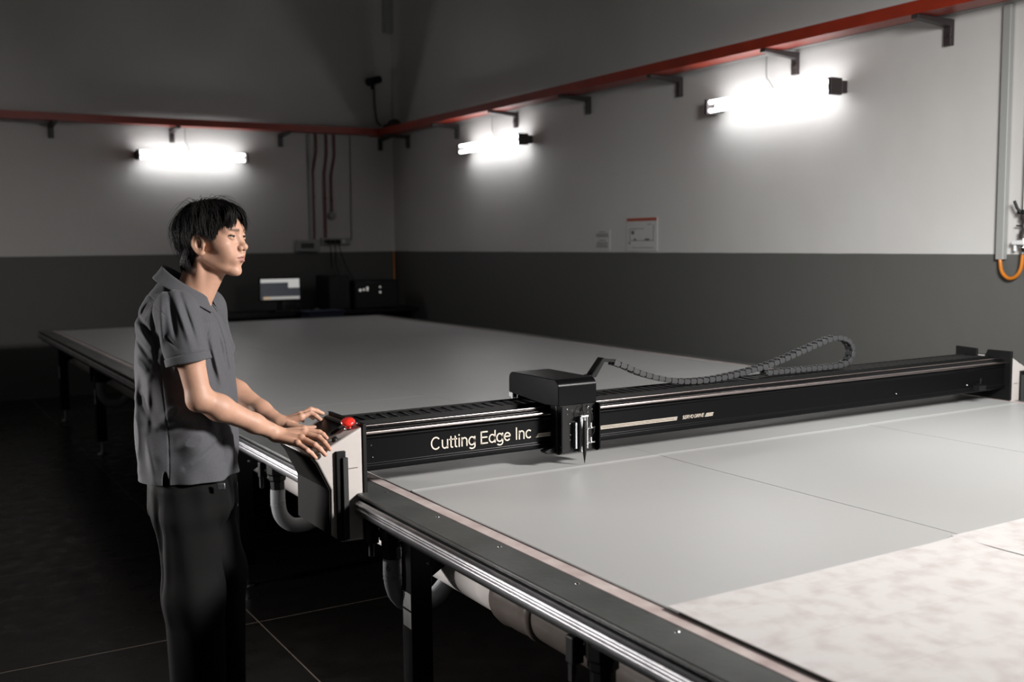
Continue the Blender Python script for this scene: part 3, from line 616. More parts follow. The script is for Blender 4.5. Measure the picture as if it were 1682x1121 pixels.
t_ = part(MB().lathe((2.128, 3.045, .962), (0, 0, -1), [(0, .004), (.03, .0085), (.09, .0085), (.12, .006), (.155, .0008)], 14), 'knife_holder', 'black_plastic', c, 'black pointed knife holder')
part(MB().box((2.112, 3.04, .976), (2.142, 3.06, .981)), 'clamp', 'chrome', c)
m = MB()
m.cyl((2.142, 3.05, .98), (2.142, 3.05, .865), .0032, 10).cyl((2.142, 3.05, .925), (2.142, 3.05, .86), .0055, 10)
for z in (.932, .880): m.cyl((2.142, 3.05, z), (2.172, 3.045, z+.002), .004, 8); m.cyl((2.157, 3.047, z), (2.157, 3.047, z+.02), .0045, 8); m.sphere((2.157, 3.047, z+.002), .006); m.sphere((2.142, 3.05, z-.006), .0065)
m.sphere((2.148, 3.055, 1.008), .007); m.sphere((2.148, 3.055, .99), .004); part(m, 'air_fitting', 'chrome', c, 'silver air fittings')
part(MB().tube(smooth_path([(2.157, 3.047, .95), (2.16, 3.04, .97), (2.15, 3.04, 1.0), (2.148, 3.06, 1.015)], 4), .002, 6).tube(smooth_path([(2.157, 3.047, .90), (2.164, 3.04, .915), (2.168, 3.04, .935)], 4), .002, 6).tube(smooth_path([(2.13, 3.05, .98), (2.122, 3.045, 1.0), (2.13, 3.06, 1.02)], 4), .002, 6), 'air_line', 'black_plastic', c)
part(MB().prism([(2.035, .846), (2.035, .875), (1.985, .858), (1.995, .848)], 'y', 3.085, 3.12), 'shoe', 'black', c, bevel=.002)
part(MB().cyl((2.045, 3.395, 1.03), (2.045, 3.395, 1.002), .010, 10).cyl((2.06, 3.37, 1.03), (2.06, 3.37, 1.0), .008, 10).box((2.04, 3.36, 1.012), (2.10, 3.42, 1.03)), 'rear_roller', 'steel', c)
part(MB().prism([(3.40, .87), (3.362, .87), (3.362, 1.03), (3.40, 1.03)], 'x', 2.04, 2.195), 'rear_plate', 'black', c)
# arm carrying the chain
part(MB().prism([(2.310, 1.085), (2.330, 1.085), (2.372, 1.137), (2.43, 1.132), (2.43, 1.143), (2.366, 1.150)], 'y', 3.262, 3.266)
     .prism([(2.195, 1.060), (2.195, 1.045), (2.335, 1.085), (2.312, 1.090)], 'y', 3.262, 3.300), 'chain_arm', 'black', c)
part(MB().prism([(2.308, 1.08), (2.334, 1.08), (2.374, 1.136), (2.432, 1.130), (2.432, 1.134), (2.370, 1.152)], 'y', 3.26, 3.30), 'chain_arm', 'black', c, bevel=.001)
# ================================================================== cable chain
ch = thing('cable_chain', (3.0, 3.28, 1.02), 'curving black cable chain looping above the gantry', 'cable chain')
pts = smooth_path([(2.42, 3.28, 1.130), (2.48, 3.28, 1.110), (2.58, 3.28, 1.070), (2.74, 3.28, 1.032), (2.90, 3.28, 1.024), (3.05, 3.28, 1.034), (3.25, 3.28, 1.062), (3.45, 3.28, 1.110), (3.60, 3.28, 1.148), (3.67, 3.28, 1.156), (3.735, 3.28, 1.138), (3.765, 3.28, 1.098), (3.755, 3.28, 1.058), (3.71, 3.28, 1.034), (3.64, 3.28, 1.029), (3.40, 3.28, 1.029), (3.2, 3.28, 1.030)], 16)
# resample evenly
L = [0]
for a_, b_ in zip(pts, pts[1:]): L.append(L[-1]+(b_-a_).length)
pitch_ = .0335; nl = int(L[-1]/pitch_)
def at_len(s):
    for i in range(len(L)-1):
        if L[i+1] >= s: k = (s-L[i])/(L[i+1]-L[i]+1e-9); return pts[i].lerp(pts[i+1], k), (pts[i+1]-pts[i]).normalized()
    return pts[-1], (pts[-1]-pts[-2]).normalized()
lk = None
for i in range(nl):
    p, tdir = at_len((i+.5)*pitch_); ang = math.atan2(tdir.z, tdir.x)
    if lk is None:
        m = MB(); hw = pitch_/2
        for y in (-.021, .017):
            m.box((-hw*.96, y-.001, -.0105), (hw*.62, y+.004, .0105)); m.box((-hw*.2, y+.0015, -.0065), (hw*1.12, y+.0045, .0065))
        m.box((-hw*.62, -.019, -.0105), (hw*.25, .019, -.0075)); m.box((-hw*.62, -.019, .0075), (hw*.25, .019, .0105))
        lk = m.build('chain_link', mat('chain_plastic', (.022, .022, .023), .5), None, bevel=.0008, seg=1); o = lk
    else:
        o = lk.copy(); COL.objects.link(o)
    o.parent = ch; o.location = p-Vector(ch.location); o.rotation_euler = (0, -ang, 0)
part(MB().tube([q for q in pts[::6]], .006, 8), 'cables', 'rubber', ch)
# ================================================================== signed-distance modelling (one continuous skin per mesh)
import openvdb as vdb
f4 = np.float32
def V3(p): return np.array(p, f4)
def smin(a, b, k):
    h = np.clip(.5+.5*(b-a)/k, 0, 1); return b+(a-b)*h-k*h*(1-h)
def smax(a, b, k): return -smin(-a, -b, k)
def s_sphere(P, c, r): return np.linalg.norm(P-V3(c), axis=1)-r
def s_ell(P, c, r):
    r = V3(r); q = (P-V3(c))/r; k0 = np.linalg.norm(q, axis=1); k1 = np.linalg.norm(q/r, axis=1)+1e-9
    return k0*(k0-1)/k1
def s_cone(P, a, b, ra, rb):
    a = V3(a); b = V3(b); ba = b-a; L2 = float(ba@ba); pa = P-a
    h = np.clip(pa@ba/L2, 0, 1); return np.linalg.norm(pa-h[:, None]*ba, axis=1)-(ra+(rb-ra)*h)
def s_chain(P, pts, rs, k=.01):
    d = s_cone(P, pts[0], pts[1], rs[0], rs[1])
    for i in range(1, len(pts)-1): d = smin(d, s_cone(P, pts[i], pts[i+1], rs[i], rs[i+1]), k)
    return d
def vdb_mesh(name, fn, lo, hi, vox, m_, colfn=None):
    lo = np.array(lo, float); hi = np.array(hi, float); B = 32
    g = vdb.FloatGrid(background=3*vox); bg = 3*vox
    n = np.ceil((hi-lo)/vox/B).astype(int); ax = np.arange(B)
    gi = np.stack(np.meshgrid(ax, ax, ax, indexing='ij'), -1).reshape(-1, 3)
    cs = np.array([(i, j, k) for i in range(n[0]) for j in range(n[1]) for k in range(n[2])])
    ctr = (lo+(cs+.5)*B*vox).astype(f4); dc = fn(ctr); lim = B*vox*.87*1.25+.012
    const = np.full((B, B, B), -bg, f4)
    for c, d in zip(cs, dc):
        i0 = c*B
        if d > lim: continue
        if d < -lim: g.copyFromArray(const, ijk=tuple(int(x) for x in i0), tolerance=0.0); continue
        P = (lo+(gi+i0)*vox).astype(f4)
        a = np.clip(fn(P), -bg, bg).reshape(B, B, B).astype(f4); g.copyFromArray(a, ijk=tuple(int(x) for x in i0), tolerance=0.0)
    v, q = g.convertToQuads(); v = v*vox+lo
    me = bpy.data.meshes.new(name); me.vertices.add(len(v)); me.vertices.foreach_set('co', v.astype(f4).ravel())
    q = q[:, ::-1].astype(np.int32); me.loops.add(q.size); me.loops.foreach_set('vertex_index', q.ravel())
    me.polygons.add(len(q)); me.polygons.foreach_set('loop_start', np.arange(0, q.size, 4, dtype=np.int32))
    me.update(calc_edges=True); me.validate(); me.polygons.foreach_set('use_smooth', [True]*len(me.polygons))
    if colfn is not None:
        a = me.color_attributes.new('Col', 'FLOAT_COLOR', 'POINT'); co = np.empty(len(me.vertices)*3, f4); me.vertices.foreach_get('co', co)
        a.data.foreach_set('color', colfn(co.reshape(-1, 3)).astype(f4).ravel())
    me.materials.append(MT[m_] if isinstance(m_, str) else m_)
    o = bpy.data.objects.new(name, me); COL.objects.link(o); return o

# ------------------------------------------------------------------ the operator: joints in metres
FW_ = V3((math.cos(R_(-30)), math.sin(R_(-30)), 0)); LF = V3((.5, .866, 0)); UP = V3((0, 0, 1)); C0 = V3((.835, 3.39, 0))
def body_pt(f, l, z): return C0+FW_*f+LF*l+UP*z
S_R, E_R, W_R = V3((.755, 3.205, 1.405)), V3((.803, 3.165, 1.143)), V3((1.050, 3.197, 1.003))
S_L, E_L, W_L = V3((.930, 3.545, 1.395)), V3((1.005, 3.625, 1.125)), V3((1.128, 3.412, 1.003))
HR = dict(i=[(1.136, 3.190, 1.008), (1.180, 3.168, .998), (1.197, 3.150, .981)],
          m=[(1.127, 3.165, 1.002), (1.163, 3.128, .990), (1.183, 3.088, .957)],
          r=[(1.110, 3.140, .991), (1.138, 3.098, .974), (1.165, 3.082, .942)],
          p=[(1.090, 3.120, .979), (1.108, 3.085, .962), (1.133, 3.080, .936)],
          t=[(1.075, 3.215, .985), (1.125, 3.238, .968), (1.165, 3.238, .964)])
HL = dict(i=[(1.192, 3.372, 1.018), (1.226, 3.372, 1.030), (1.256, 3.352, 1.004)],
          m=[(1.198, 3.398, 1.020), (1.238, 3.402, 1.036), (1.281, 3.402, 1.018)],
          r=[(1.197, 3.424, 1.013), (1.234, 3.434, 1.022), (1.262, 3.446, .998)],
          p=[(1.186, 3.446, 1.003), (1.216, 3.462, 1.005), (1.236, 3.476, .985)],
          t=[(1.150, 3.375, .995), (1.190, 3.330, .985), (1.222, 3.326, .986)])
def hand(P, W, E, H, flip):
    W = V3(W); d = None
    mc = {k: V3(v[0]) for k, v in H.items()}
    palm = None
    for k, r0, r1 in (('i', .0145, .0125), ('m', .0150, .0125), ('r', .0140, .0115), ('p', .0130, .0105)):
        c = s_cone(P, W+(mc[k]-mc['m'])*.30+V3((0, 0, -.003)), mc[k], r0, r1); palm = c if palm is None else smin(palm, c, .012)
    palm = smin(palm, s_cone(P, W, mc['t']*.6+W*.4, .018, .016), .012)
    palm = smin(palm, s_cone(P, W*.3+mc['r']*.7+V3((0, 0, -.012)), mc['t']*.5+mc['m']*.5+V3((0, 0, -.012)), .011, .012), .012)
    fing = None
    for k, r in (('i', .0086), ('m', .0090), ('r', .0086), ('p', .0076), ('t', .0100)):
        a, b, c = [V3(q) for q in H[k]]; 
        if k == 't': pts, rs = [a, b, c], [r*1.35, r*1.08, r*.82]
        else:
            mid = b+(c-b)*.5+V3((0, 0, .0022)); pts, rs = [a, b, mid, c], [r*1.12, r*1.06, r*.96, r*.80]
        e = s_chain(P, pts, rs, .0035); fing = e if fing is None else smin(fing, e, .0016)
    d = smin(palm, fing, .006)
    # wrist bones and knuckles
    for k in 'imrp': d = smin(d, s_sphere(P, mc[k]+V3((0, 0, .006)), .0075), .007)
    return d
def wrist_dir(W, E): a = V3(E)-V3(W); return a/np.linalg.norm(a)
def arm(P, S, E, W, side):
    d = s_chain(P, [S, S+(E-S)*.5+V3((.004, -.002, 0)), E], [.050, .042, .036], .02)
    fa = s_chain(P, [E, E+(W-E)*.25+V3((0, 0, -.002)), E+(W-E)*.7, W], [.036, .0385, .0285, .0235], .02)
    d = smin(d, fa, .018)
    d = smin(d, s_sphere(P, E+V3((-.012, 0, -.016)), .019), .018)                       # point of the elbow
    u = wrist_dir(W, E); d = smin(d, s_sphere(P, W+u*.018+V3((0, -.010*side, .013)), .012), .010)   # ulna head
    return d
# ---- head frame
HO = V3((.916, 3.354, 1.603)); HY = R_(-47); HP = R_(-1)
HF = V3((math.cos(HY)*math.cos(HP), math.sin(HY)*math.cos(HP), math.sin(HP))); HLf = V3((-math.sin(HY), math.cos(HY), 0)); HU = np.cross(HF, HLf)
HB = np.stack([HF, HLf, HU], 1)          # world = HO + B @ local
HS = 1.03
def to_head(P): return ((P-HO) @ HB)/HS
def head_world(p): return HO+HB @ (V3(p)*HS)
def head(P):
    Q = to_head(P); A = Q.copy(); A[:, 1] = np.abs(A[:, 1]); sy = A[:, 1]
    d = s_ell(Q, (-.012, 0, .036), (.096, .075, .088))
    d = smin(d, s_ell(Q, (.034, 0, .040), (.058, .060, .062)), .02)
    d = smin(d, s_ell(Q, (.028, 0, -.020), (.064, .060, .070)), .024)
    d = smin(d, s_cone(A, (-.002, .053, -.040), (.064, .012, -.079), .015, .0135), .022)      # jaw line
    d = smin(d, s_ell(Q, (.0755, 0, -.082), (.0160, .0175, .0155)), .014)                        # chin
    d = smin(d, s_ell(A, (.050, .042, -.002), (.030, .024, .022)), .018)                     # cheekbone
    d = smin(d, s_ell(A, (.060, .029, -.028), (.026, .021, .024)), .018)
    d = smin(d, s_cone(A, (.083, .010, .046), (.070, .044, .045), .009, .009), .014)         # brow
    d = smax(d, -s_ell(A, (.104, .032, .024), (.022, .019, .0125)), .014)                    # socket
    d = smin(d, s_cone(Q, (.080, 0, .034), (.1015, 0, -.004), .0080, .0090), .012)            # nose bridge
    d = smin(d, s_ell(Q, (.1050, 0, -.0085), (.0105, .0115, .0100)), .008)                   # tip
    d = smin(d, s_ell(A, (.0970, .0130, -.0125), (.0095, .0070, .0080)), .005)                # wings
    d = smin(d, s_cone(Q, (.093, 0, -.022), (.094, 0, -.032), .009, .008), .010)
    # muzzle and lips
    d = smin(d, s_ell(Q, (.0775, 0, -.042), (.0190, .028, .024)), .014)
    d = smin(d, s_cone(A, (.1000, .0, -.0370), (.087, .0200, -.0415), .0058, .0028), .0035)
    d = smin(d, s_cone(A, (.0980, .0, -.0500), (.087, .0180, -.0440), .0068, .0028), .0035)
    d = smax(d, -s_cone(A, (.1055, .0, -.0432), (.0885, .0235, -.0432), .0015, .0012), .0025)
    d = smax(d, -s_cone(Q, (.104, 0, -.028), (.1045, 0, -.034), .0014, .0022), .004)
    d = smax(d, -s_ell(Q, (.1020, 0, -.0640), (.011, .018, .0060)), .010)                     # under the lip
    d = smax(d, -s_ell(A, (.1035, .0062, -.0185), (.0042, .0032, .0038)), .0020)             # nostrils
    # eyes: ball, then lids leaving a narrow slit
    ec = (.0765, .0315, .0235)
    ball = s_sphere(A, ec, .0118)
    lid = s_sphere(A, ec, .0140)
    q = A-V3(ec); slit = np.sqrt((q[:, 1]/.0128)**2+((q[:, 2]+.0005-.14*q[:, 1])/.0038)**2)-1
    lid = smax(lid, -slit*.0036, .0012); lid = smax(lid, -(q[:, 0]+.002), .002)
    d = smin(d, lid, .0032); d = np.minimum(d, ball)
    # ears
    er = A-V3((-.004, .0765, .0)); t = R_(12); x = er[:, 0]*math.cos(t)+er[:, 2]*math.sin(t); z = -er[:, 0]*math.sin(t)+er[:, 2]*math.cos(t); y = er[:, 1]-.35*np.clip(-x, -.01, .03)
    rx, rz = .0160, .0275; wv = 1-.22*np.clip(-z/.03, 0, 1)
    e0 = np.sqrt((x/(rx*wv))**2+(z/rz)**2); rim = np.sqrt(((e0-1)*.0155)**2+(y-.004)**2)-.0036
    disk = smax((e0-1)*.015, np.abs(y+.001)-.0030, .002)
    anti = np.sqrt(((np.sqrt(((x+.001)/.0085)**2+((z+.001)/.0165)**2)-1)*.009)**2+(y-.0035)**2)-.0026
    lobe = np.sqrt(((x-.003)/1)**2+y**2+((z+.0265)*.8)**2)-.0070
    ear = smin(smin(rim, disk, .003), smin(anti, lobe, .003), .003)
    ear = smax(ear, -(np.sqrt((x-.005)**2+(y-.005)**2+(z+.004)**2)-.0055), .002)
    trag = np.sqrt((x-.0125)**2+(y-.003)**2+(z+.006)**2)-.0045
    ear = smin(ear, trag, .003)
    d = smin(d, ear, .004)
    return d*HS
def neck(P):
    a = head_world((-.030, 0, -.035)); b = body_pt(.0, 0, 1.40)
    d = s_cone(P, a, b, .050, .054); d = smin(d, s_cone(P, head_world((.012, 0, -.062)), body_pt(.022, 0, 1.40), .034, .036), .03)
    for s in (1, -1): d = smin(d, s_cone(P, head_world((-.02, s*.055, -.045)), body_pt(.045, s*.018, 1.415), .013, .010), .016)
    return d
TS = [(.80, -.010, .125, .090), (.95, -.010, .130, .100), (1.10, -.012, .140, .108), (1.25, -.010, .142, .112), (1.36, -.012, .135, .100), (1.42, -.02, .09, .07), (1.45, -.02, .06, .05)]
def torso(P, S=TS, grow=0.):
    Z = P[:, 2]; zs = np.array([s[0] for s in S]); c, a, b = [np.interp(Z, zs, [s[i] for s in S]).astype(f4) for i in (1, 2, 3)]
    q = P-C0; u = q @ FW_-c; v = q @ LF; a = a+grow; b = b+grow
    n = 2.3; e = ((np.abs(u)/b)**n+(np.abs(v)/a)**n)**(1/n); d = (e-1)*np.minimum(a, b)*.97
    return smax(d, smax(zs[0]-Z, Z-zs[-1], .01), .03)
K_R, A_R, H_R = body_pt(.015, -.105, .50), body_pt(.02, -.115, .09), body_pt(0, -.085, .86)
K_L, A_L, H_L = body_pt(.03, .10, .50), body_pt(.03, .12, .09), body_pt(0, .085, .86)
def in_box(P, lo, hi, m): return np.all((P > V3(lo)-m) & (P < V3(hi)+m), axis=1)
def masked(P, lo, hi, fn, far=.06):
    """evaluate fn only near its bounds"""
    out = np.full(len(P), 1e3, f4); c = (V3(lo)+V3(hi))/2; h = (V3(hi)-V3(lo))/2
    bd = np.linalg.norm(np.maximum(np.abs(P-c)-h, 0), axis=1); out = bd+.02; k = bd < far
    if k.any(): out[k] = fn(P[k])
    return out.astype(f4)
def body(P):
    d = torso(P)
    d = smin(d, s_cone(P, body_pt(-.01, -.10, 1.385), S_R, .055, .050), .03); d = smin(d, s_cone(P, body_pt(-.01, .10, 1.385), S_L, .055, .050), .03)
    d = smin(d, s_chain(P, [H_R, K_R, A_R], [.058, .052, .038], .03), .02); d = smin(d, s_chain(P, [H_L, K_L, A_L], [.058, .052, .038], .03), .02)
    d = smin(d, neck(P), .03)
    d = smin(d, masked(P, (.70, 3.12, .95), (1.10, 3.28, 1.46), lambda p: arm(p, S_R, E_R, W_R, 1)), .02)
    d = smin(d, masked(P, (.88, 3.36, .95), (1.16, 3.68, 1.46), lambda p: arm(p, S_L, E_L, W_L, -1)), .02)
    d = smin(d, masked(P, (1.02, 3.06, .92), (1.22, 3.26, 1.04), lambda p: hand(p, W_R, E_R, HR, 1), .04), .014)
    d = smin(d, masked(P, (1.10, 3.30, .96), (1.30, 3.50, 1.06), lambda p: hand(p, W_L, E_L, HL, -1), .04), .014)
    d = smin(d, masked(P, HO-V3((.13, .13, .12)), HO+V3((.13, .13, .14)), head, .05), .012)
    return d
def lerp(a, b, t): return a+(b-a)*t[:, None]
def sstep(x, a, b): t = np.clip((x-a)/(b-a), 0, 1); return t*t*(3-2*t)
def skin_col(P):
    Q = to_head(P); A = Q.copy(); A[:, 1] = np.abs(A[:, 1]); c = np.tile(V3((.46, .262, .182)), (len(P), 1))
    inh = (np.abs(Q[:, 2]) < .14) & (np.abs(Q[:, 0]) < .13)
    A2 = A*V3((0, 1, 1)); lip = np.minimum(s_cone(A2, (0, .004, -.0385), (0, .0195, -.0420), .0046, .0014), s_cone(A2, (0, .0, -.0488), (0, .0175, -.0440), .0055, .0014)); lip = np.maximum(lip, .075-Q[:, 0])
    k = sstep(-lip, -.0012, .0012)*inh; c = lerp(c, V3((.27, .10, .085)), k*.9)
    brow = s_cone(A2, (0, .015, .0425), (0, .046, .0445), .0034, .0018); br2 = np.maximum(brow, -Q[:, 0]+.05)
    c = lerp(c, V3((.05, .03, .025)), sstep(-br2, -.0035, .0012)*inh*.75)
    ec = V3((.0765, .0315, .0235)); r = np.linalg.norm(A-ec, axis=1); q = A-ec
    onball = (r < .01215) & inh & (q[:, 0] > 0)
    c = np.where(onball[:, None], V3((.15, .125, .11)), c)
    # iris looks ahead and a touch down
    di = np.sqrt((q[:, 1]+.000)**2+(q[:, 2]+.0012)**2); c = np.where((onball & (di < .0066))[:, None], V3((.012, .007, .005)), c)
    slit = np.abs(np.sqrt((q[:, 1]/.0132)**2+((q[:, 2]+.0005-.14*q[:, 1])/.0038)**2)-1)*.004
    lash = (slit < .0015) & (q[:, 2] > .0005) & (r < .0155) & inh & (q[:, 0] > .0); c = np.where(lash[:, None], V3((.03, .018, .015)), c)
    # warmer fingertips and knuckles
    for H in (HR, HL):
        for kf in 'imrp':
            for j, w_ in ((1, .5), (2, .6)):
                dd = np.linalg.norm(P-V3(H[kf][j]), axis=1); c = lerp(c, V3((.55, .27, .20)), np.clip(1-dd/.014, 0, 1)*w_)
    return np.concatenate([c, np.ones((len(c), 1), f4)], 1)
def skin_mat():
    m = bpy.data.materials.new('skin'); m.use_nodes = True; nt = m.node_tree; b = nt.nodes['Principled BSDF']
    a = nt.nodes.new('ShaderNodeVertexColor'); a.layer_name = 'Col'; n = nt.nodes.new('ShaderNodeTexNoise'); n.inputs['Scale'].default_value = 60; n.inputs['Detail'].default_value = 4
    tc = nt.nodes.new('ShaderNodeTexCoord'); nt.links.new(tc.outputs['Object'], n.inputs['Vector'])
    hs = nt.nodes.new('ShaderNodeHueSaturation'); mr = nt.nodes.new('ShaderNodeMapRange'); mr.inputs['To Min'].default_value = .9; mr.inputs['To Max'].default_value = 1.08
    nt.links.new(n.outputs['Fac'], mr.inputs[0]); nt.links.new(mr.outputs[0], hs.inputs['Value']); nt.links.new(a.outputs['Color'], hs.inputs['Color']); nt.links.new(hs.outputs['Color'], b.inputs['Base Color'])
    b.inputs['Roughness'].default_value = .5; b.inputs['Specular IOR Level'].default_value = .35; b.inputs['Subsurface Weight'].default_value = .12; b.inputs['Subsurface Radius'].default_value = (.012, .005, .003); b.inputs['Subsurface Scale'].default_value = 1
    n2 = nt.nodes.new('ShaderNodeTexNoise'); n2.inputs['Scale'].default_value = 420; nt.links.new(tc.outputs['Object'], n2.inputs['Vector'])
    k = nt.nodes.new('ShaderNodeBump'); k.inputs['Strength'].default_value = .12; k.inputs['Distance'].default_value = .002; nt.links.new(n2.outputs['Fac'], k.inputs['Height']); nt.links.new(k.outputs['Normal'], b.inputs['Normal'])
    return m
MT['skin'] = skin_mat()

# ------------------------------------------------------------------ clothes
def cloth_mat(name, col, col2, rough=.85, weave=900, sheen=.1):
    m = bpy.data.materials.new(name); m.use_nodes = True; nt = m.node_tree; b = nt.nodes['Principled BSDF']
    tc = nt.nodes.new('ShaderNodeTexCoord'); n = nt.nodes.new('ShaderNodeTexNoise'); n.inputs['Scale'].default_value = weave; n.inputs['Detail'].default_value = 2
    mp = nt.nodes.new('ShaderNodeMapping'); mp.inputs['Scale'].default_value = (1, 1, .35); nt.links.new(tc.outputs['Object'], mp.inputs[0]); nt.links.new(mp.outputs[0], n.inputs['Vector'])
    r = nt.nodes.new('ShaderNodeValToRGB'); r.color_ramp.elements[0].position = .35; r.color_ramp.elements[1].position = .65; r.color_ramp.elements[0].color = (*col, 1); r.color_ramp.elements[1].color = (*col2, 1)
    nt.links.new(n.outputs['Fac'], r.inputs['Fac']); nt.links.new(r.outputs['Color'], b.inputs['Base Color'])
    b.inputs['Roughness'].default_value = rough; b.inputs['Sheen Weight'].default_value = sheen; b.inputs['Specular IOR Level'].default_value = .25 if sheen else .1
    k = nt.nodes.new('ShaderNodeBump'); k.inputs['Strength'].default_value = .25; k.inputs['Distance'].default_value = .001; nt.links.new(n.outputs['Fac'], k.inputs['Height']); nt.links.new(k.outputs['Normal'], b.inputs['Normal'])
    return m
MT['shirt'] = cloth_mat('charcoal_pique', (.056, .056, .062), (.084, .084, .092))
MT['trousers'] = cloth_mat('black_twill', (.0035, .0035, .0035), (.006, .006, .006), .8, 900, 0)
SH = [(.80, -.010, .178, .146), (.93, -.012, .178, .147), (1.02, -.013, .174, .147), (1.12, -.015, .168, .145), (1.22, -.016, .168, .143), (1.30, -.020, .170, .137), (1.36, -.026, .162, .126), (1.405, -.034, .130, .108), (1.44, -.040, .090, .084), (1.47, -.042, .060, .056), (1.50, -.04, .04, .04)]
CU_R = S_R+(E_R-S_R)*.60+V3((-.004, -.004, 0)); CU_L = S_L+(E_L-S_L)*.60+V3((0, .004, 0))
def ridge(P, a, b, w, h):
    """a raised or sunk soft fold between two points"""
    a = V3(a); b = V3(b); ba = b-a; pa = P-a; t = np.clip(pa@ba/float(ba@ba), 0, 1); r = np.linalg.norm(pa-t[:, None]*ba, axis=1)
    return h*np.exp(-(r/w)**2)*np.sin(np.pi*np.clip(t, .02, .98))
def folds(P):
    q = P-C0; u = q @ FW_; v = q @ LF; z = P[:, 2]
    th = np.arctan2(v, u)
    w1 = np.sin(th*5+z*9+2*np.sin(z*7+th)); w2 = np.sin(th*9-z*14+1.5*np.sin(z*11+th*2)); w3 = np.sin(z*38+th*5+1.2*np.sin(th*4))
    low = sstep(z, 1.42, 1.2)
    d = low*(.0042*w1+.0022*w2)+.0014*w3*sstep(z, 1.25, 1.1)
    return d
VR_ = V3((.966, -.26, 0)); VD_ = V3((.26, .966, 0))
def vp_(u, d, z): return V3((.835, 3.39, 0))+VR_*u+VD_*d+UP*z       # side-on frame of the figure
# folds drawn over the near side of the figure: (across, up) -> (across, up), width, height (+ raised, - sunk), metres
def fz_(px, py): return ((px-311)/521, 1.6-(py-406)/521)
FOLDS = [(fz_(a, b), fz_(c, d), w_, h_) for a, b, c, d, w_, h_ in (
    (257, 493, 238, 524, .010, -.012), (237, 520, 261, 556, .007, -.009), (233, 531, 257, 566, .009, .009), (227, 548, 256, 588, .008, -.007), (224, 575, 250, 612, .012, .007),
    (259, 500, 263, 600, .007, -.010), (276, 470, 272, 572, .010, .009), (286, 474, 296, 560, .008, -.008), (294, 478, 318, 566, .008, .007), (303, 478, 326, 560, .006, -.007),
    (280, 545, 296, 562, .005, -.007), (270, 520, 268, 575, .006, -.005),
    (238, 600, 232, 680, .012, -.007), (248, 620, 244, 700, .009, .006), (250, 690, 232, 640, .010, -.008), (262, 690, 300, 655, .012, .007), (262, 700, 320, 690, .010, -.006),
    (262, 740, 345, 700, .018, .007), (300, 760, 372, 715, .010, -.006), (240, 700, 252, 780, .012, .006), (226, 650, 224, 770, .014, .006),
    (335, 520, 352, 640, .010, -.007), (345, 560, 366, 650, .009, .007), (322, 600, 336, 690, .010, -.006), (330, 640, 350, 720, .012, .006), (356, 545, 366, 600, .006, -.006), (352, 690, 360, 760, .010, -.005))]
def allfolds(P):
    d = folds(P); q = P-C0; u = q @ VR_; z = P[:, 2]; near = sstep(-(q @ VD_), -.02, .03)
    for a, b, w_, h_ in FOLDS:
        bx, bz = b[0]-a[0], b[1]-a[1]; L2 = bx*bx+bz*bz; ux, uz = u-a[0], z-a[1]; t = np.clip((ux*bx+uz*bz)/L2, 0, 1)
        r2 = (ux-t*bx)**2+(uz-t*bz)**2; d = d+near*h_*np.exp(-r2/(w_*w_))*np.sin(np.pi*np.clip(t, .12, .88))
    return d
NB = head_world((-.030, 0, -.070))
def sleeve(P, S, CU, inn, g=0.): return s_chain(P, [body_pt(-.026, inn, 1.368), S+V3((0, 0, -.008)), CU+(CU-S)/np.linalg.norm(CU-S)*.05], [.050+g, .064+g, .068+g], .03)
def shirt(P):
    fd = np.clip(allfolds(P)*1.1, -.0085, .010); o = torso(P, SH)
    for CU in (CU_R, CU_L): fd = fd*(.35+.65*sstep(np.linalg.norm(P-CU, axis=1), .07, .11))
    for S, CU, inn in ((S_R, CU_R, -.09), (S_L, CU_L, .09)):
        s = sleeve(P, S, CU, inn); ax = (CU-S)/np.linalg.norm(CU-S); t = (P-CU) @ ax
        s = s-.0024*sstep(t, -.028, -.024)+.0024*np.exp(-((t+.027)/.0022)**2)
        s = smax(s, t, .002)                                                    # straight cuff
        hole = s_cone(P, CU-ax*.035, CU+ax*.06, .056, .0645); s = smax(s, -hole, .002)
        o = smin(o, s, .020)
    o = o-fd
    # neck opening and hollow hem
    o = smax(o, -s_cone(P, body_pt(.004, 0, 1.40), body_pt(.012, 0, 1.60), .046, .075), .004)
    hem = .866+.0015*np.sin((P[:, 0]+P[:, 1])*30); o = smax(o, hem-P[:, 2], .002)
    hollow = torso(P, [(s[0]-.10, s[1], s[2]-.007, s[3]-.007) for s in SH[:4]])-fd; o = smax(o, -smax(hollow, P[:, 2]-.90, .01), .002)
    q = P-vp_(-.082, -.16, .865); s_ = np.sqrt((q @ VR_/.009)**2+((q[:, 2])/.045)**2)-1; o = np.where((q @ VD_) < .09, np.maximum(o, -s_*.010), o)
    q = P-C0; vv = q @ LF; uu = q @ FW_; st = (np.abs(vv)-.016); pl = sstep(-st, -.0012, .0012)*(uu > 0)*sstep(P[:, 2], 1.20, 1.21)
    o = o-.0030*pl+.0022*np.exp(-((np.abs(vv)-.018)/.0022)**2)*(uu > 0)*sstep(P[:, 2], 1.20, 1.21)
    sx_ = q @ VR_
    o = o+.0020*np.exp(-((sx_+.080-.012*np.sin(P[:, 2]*8))/.0022)**2)*((q @ VD_) < 0)*(P[:, 2] < 1.24)
    sm2 = np.abs(np.linalg.norm(P-(S_R+V3((.02, .06, -.03))), axis=1)-.098); o = o+.0012*np.exp(-(sm2/.0025)**2)*(P[:, 2] > 1.26)*((q @ VD_) < -.02)
    ys = np.abs(P[:, 2]-1.435+.9*(sx_+.10)); o = o+.0016*np.exp(-(ys/.0022)**2)*(sx_ < -.06)*(P[:, 2] > 1.38)
    return o
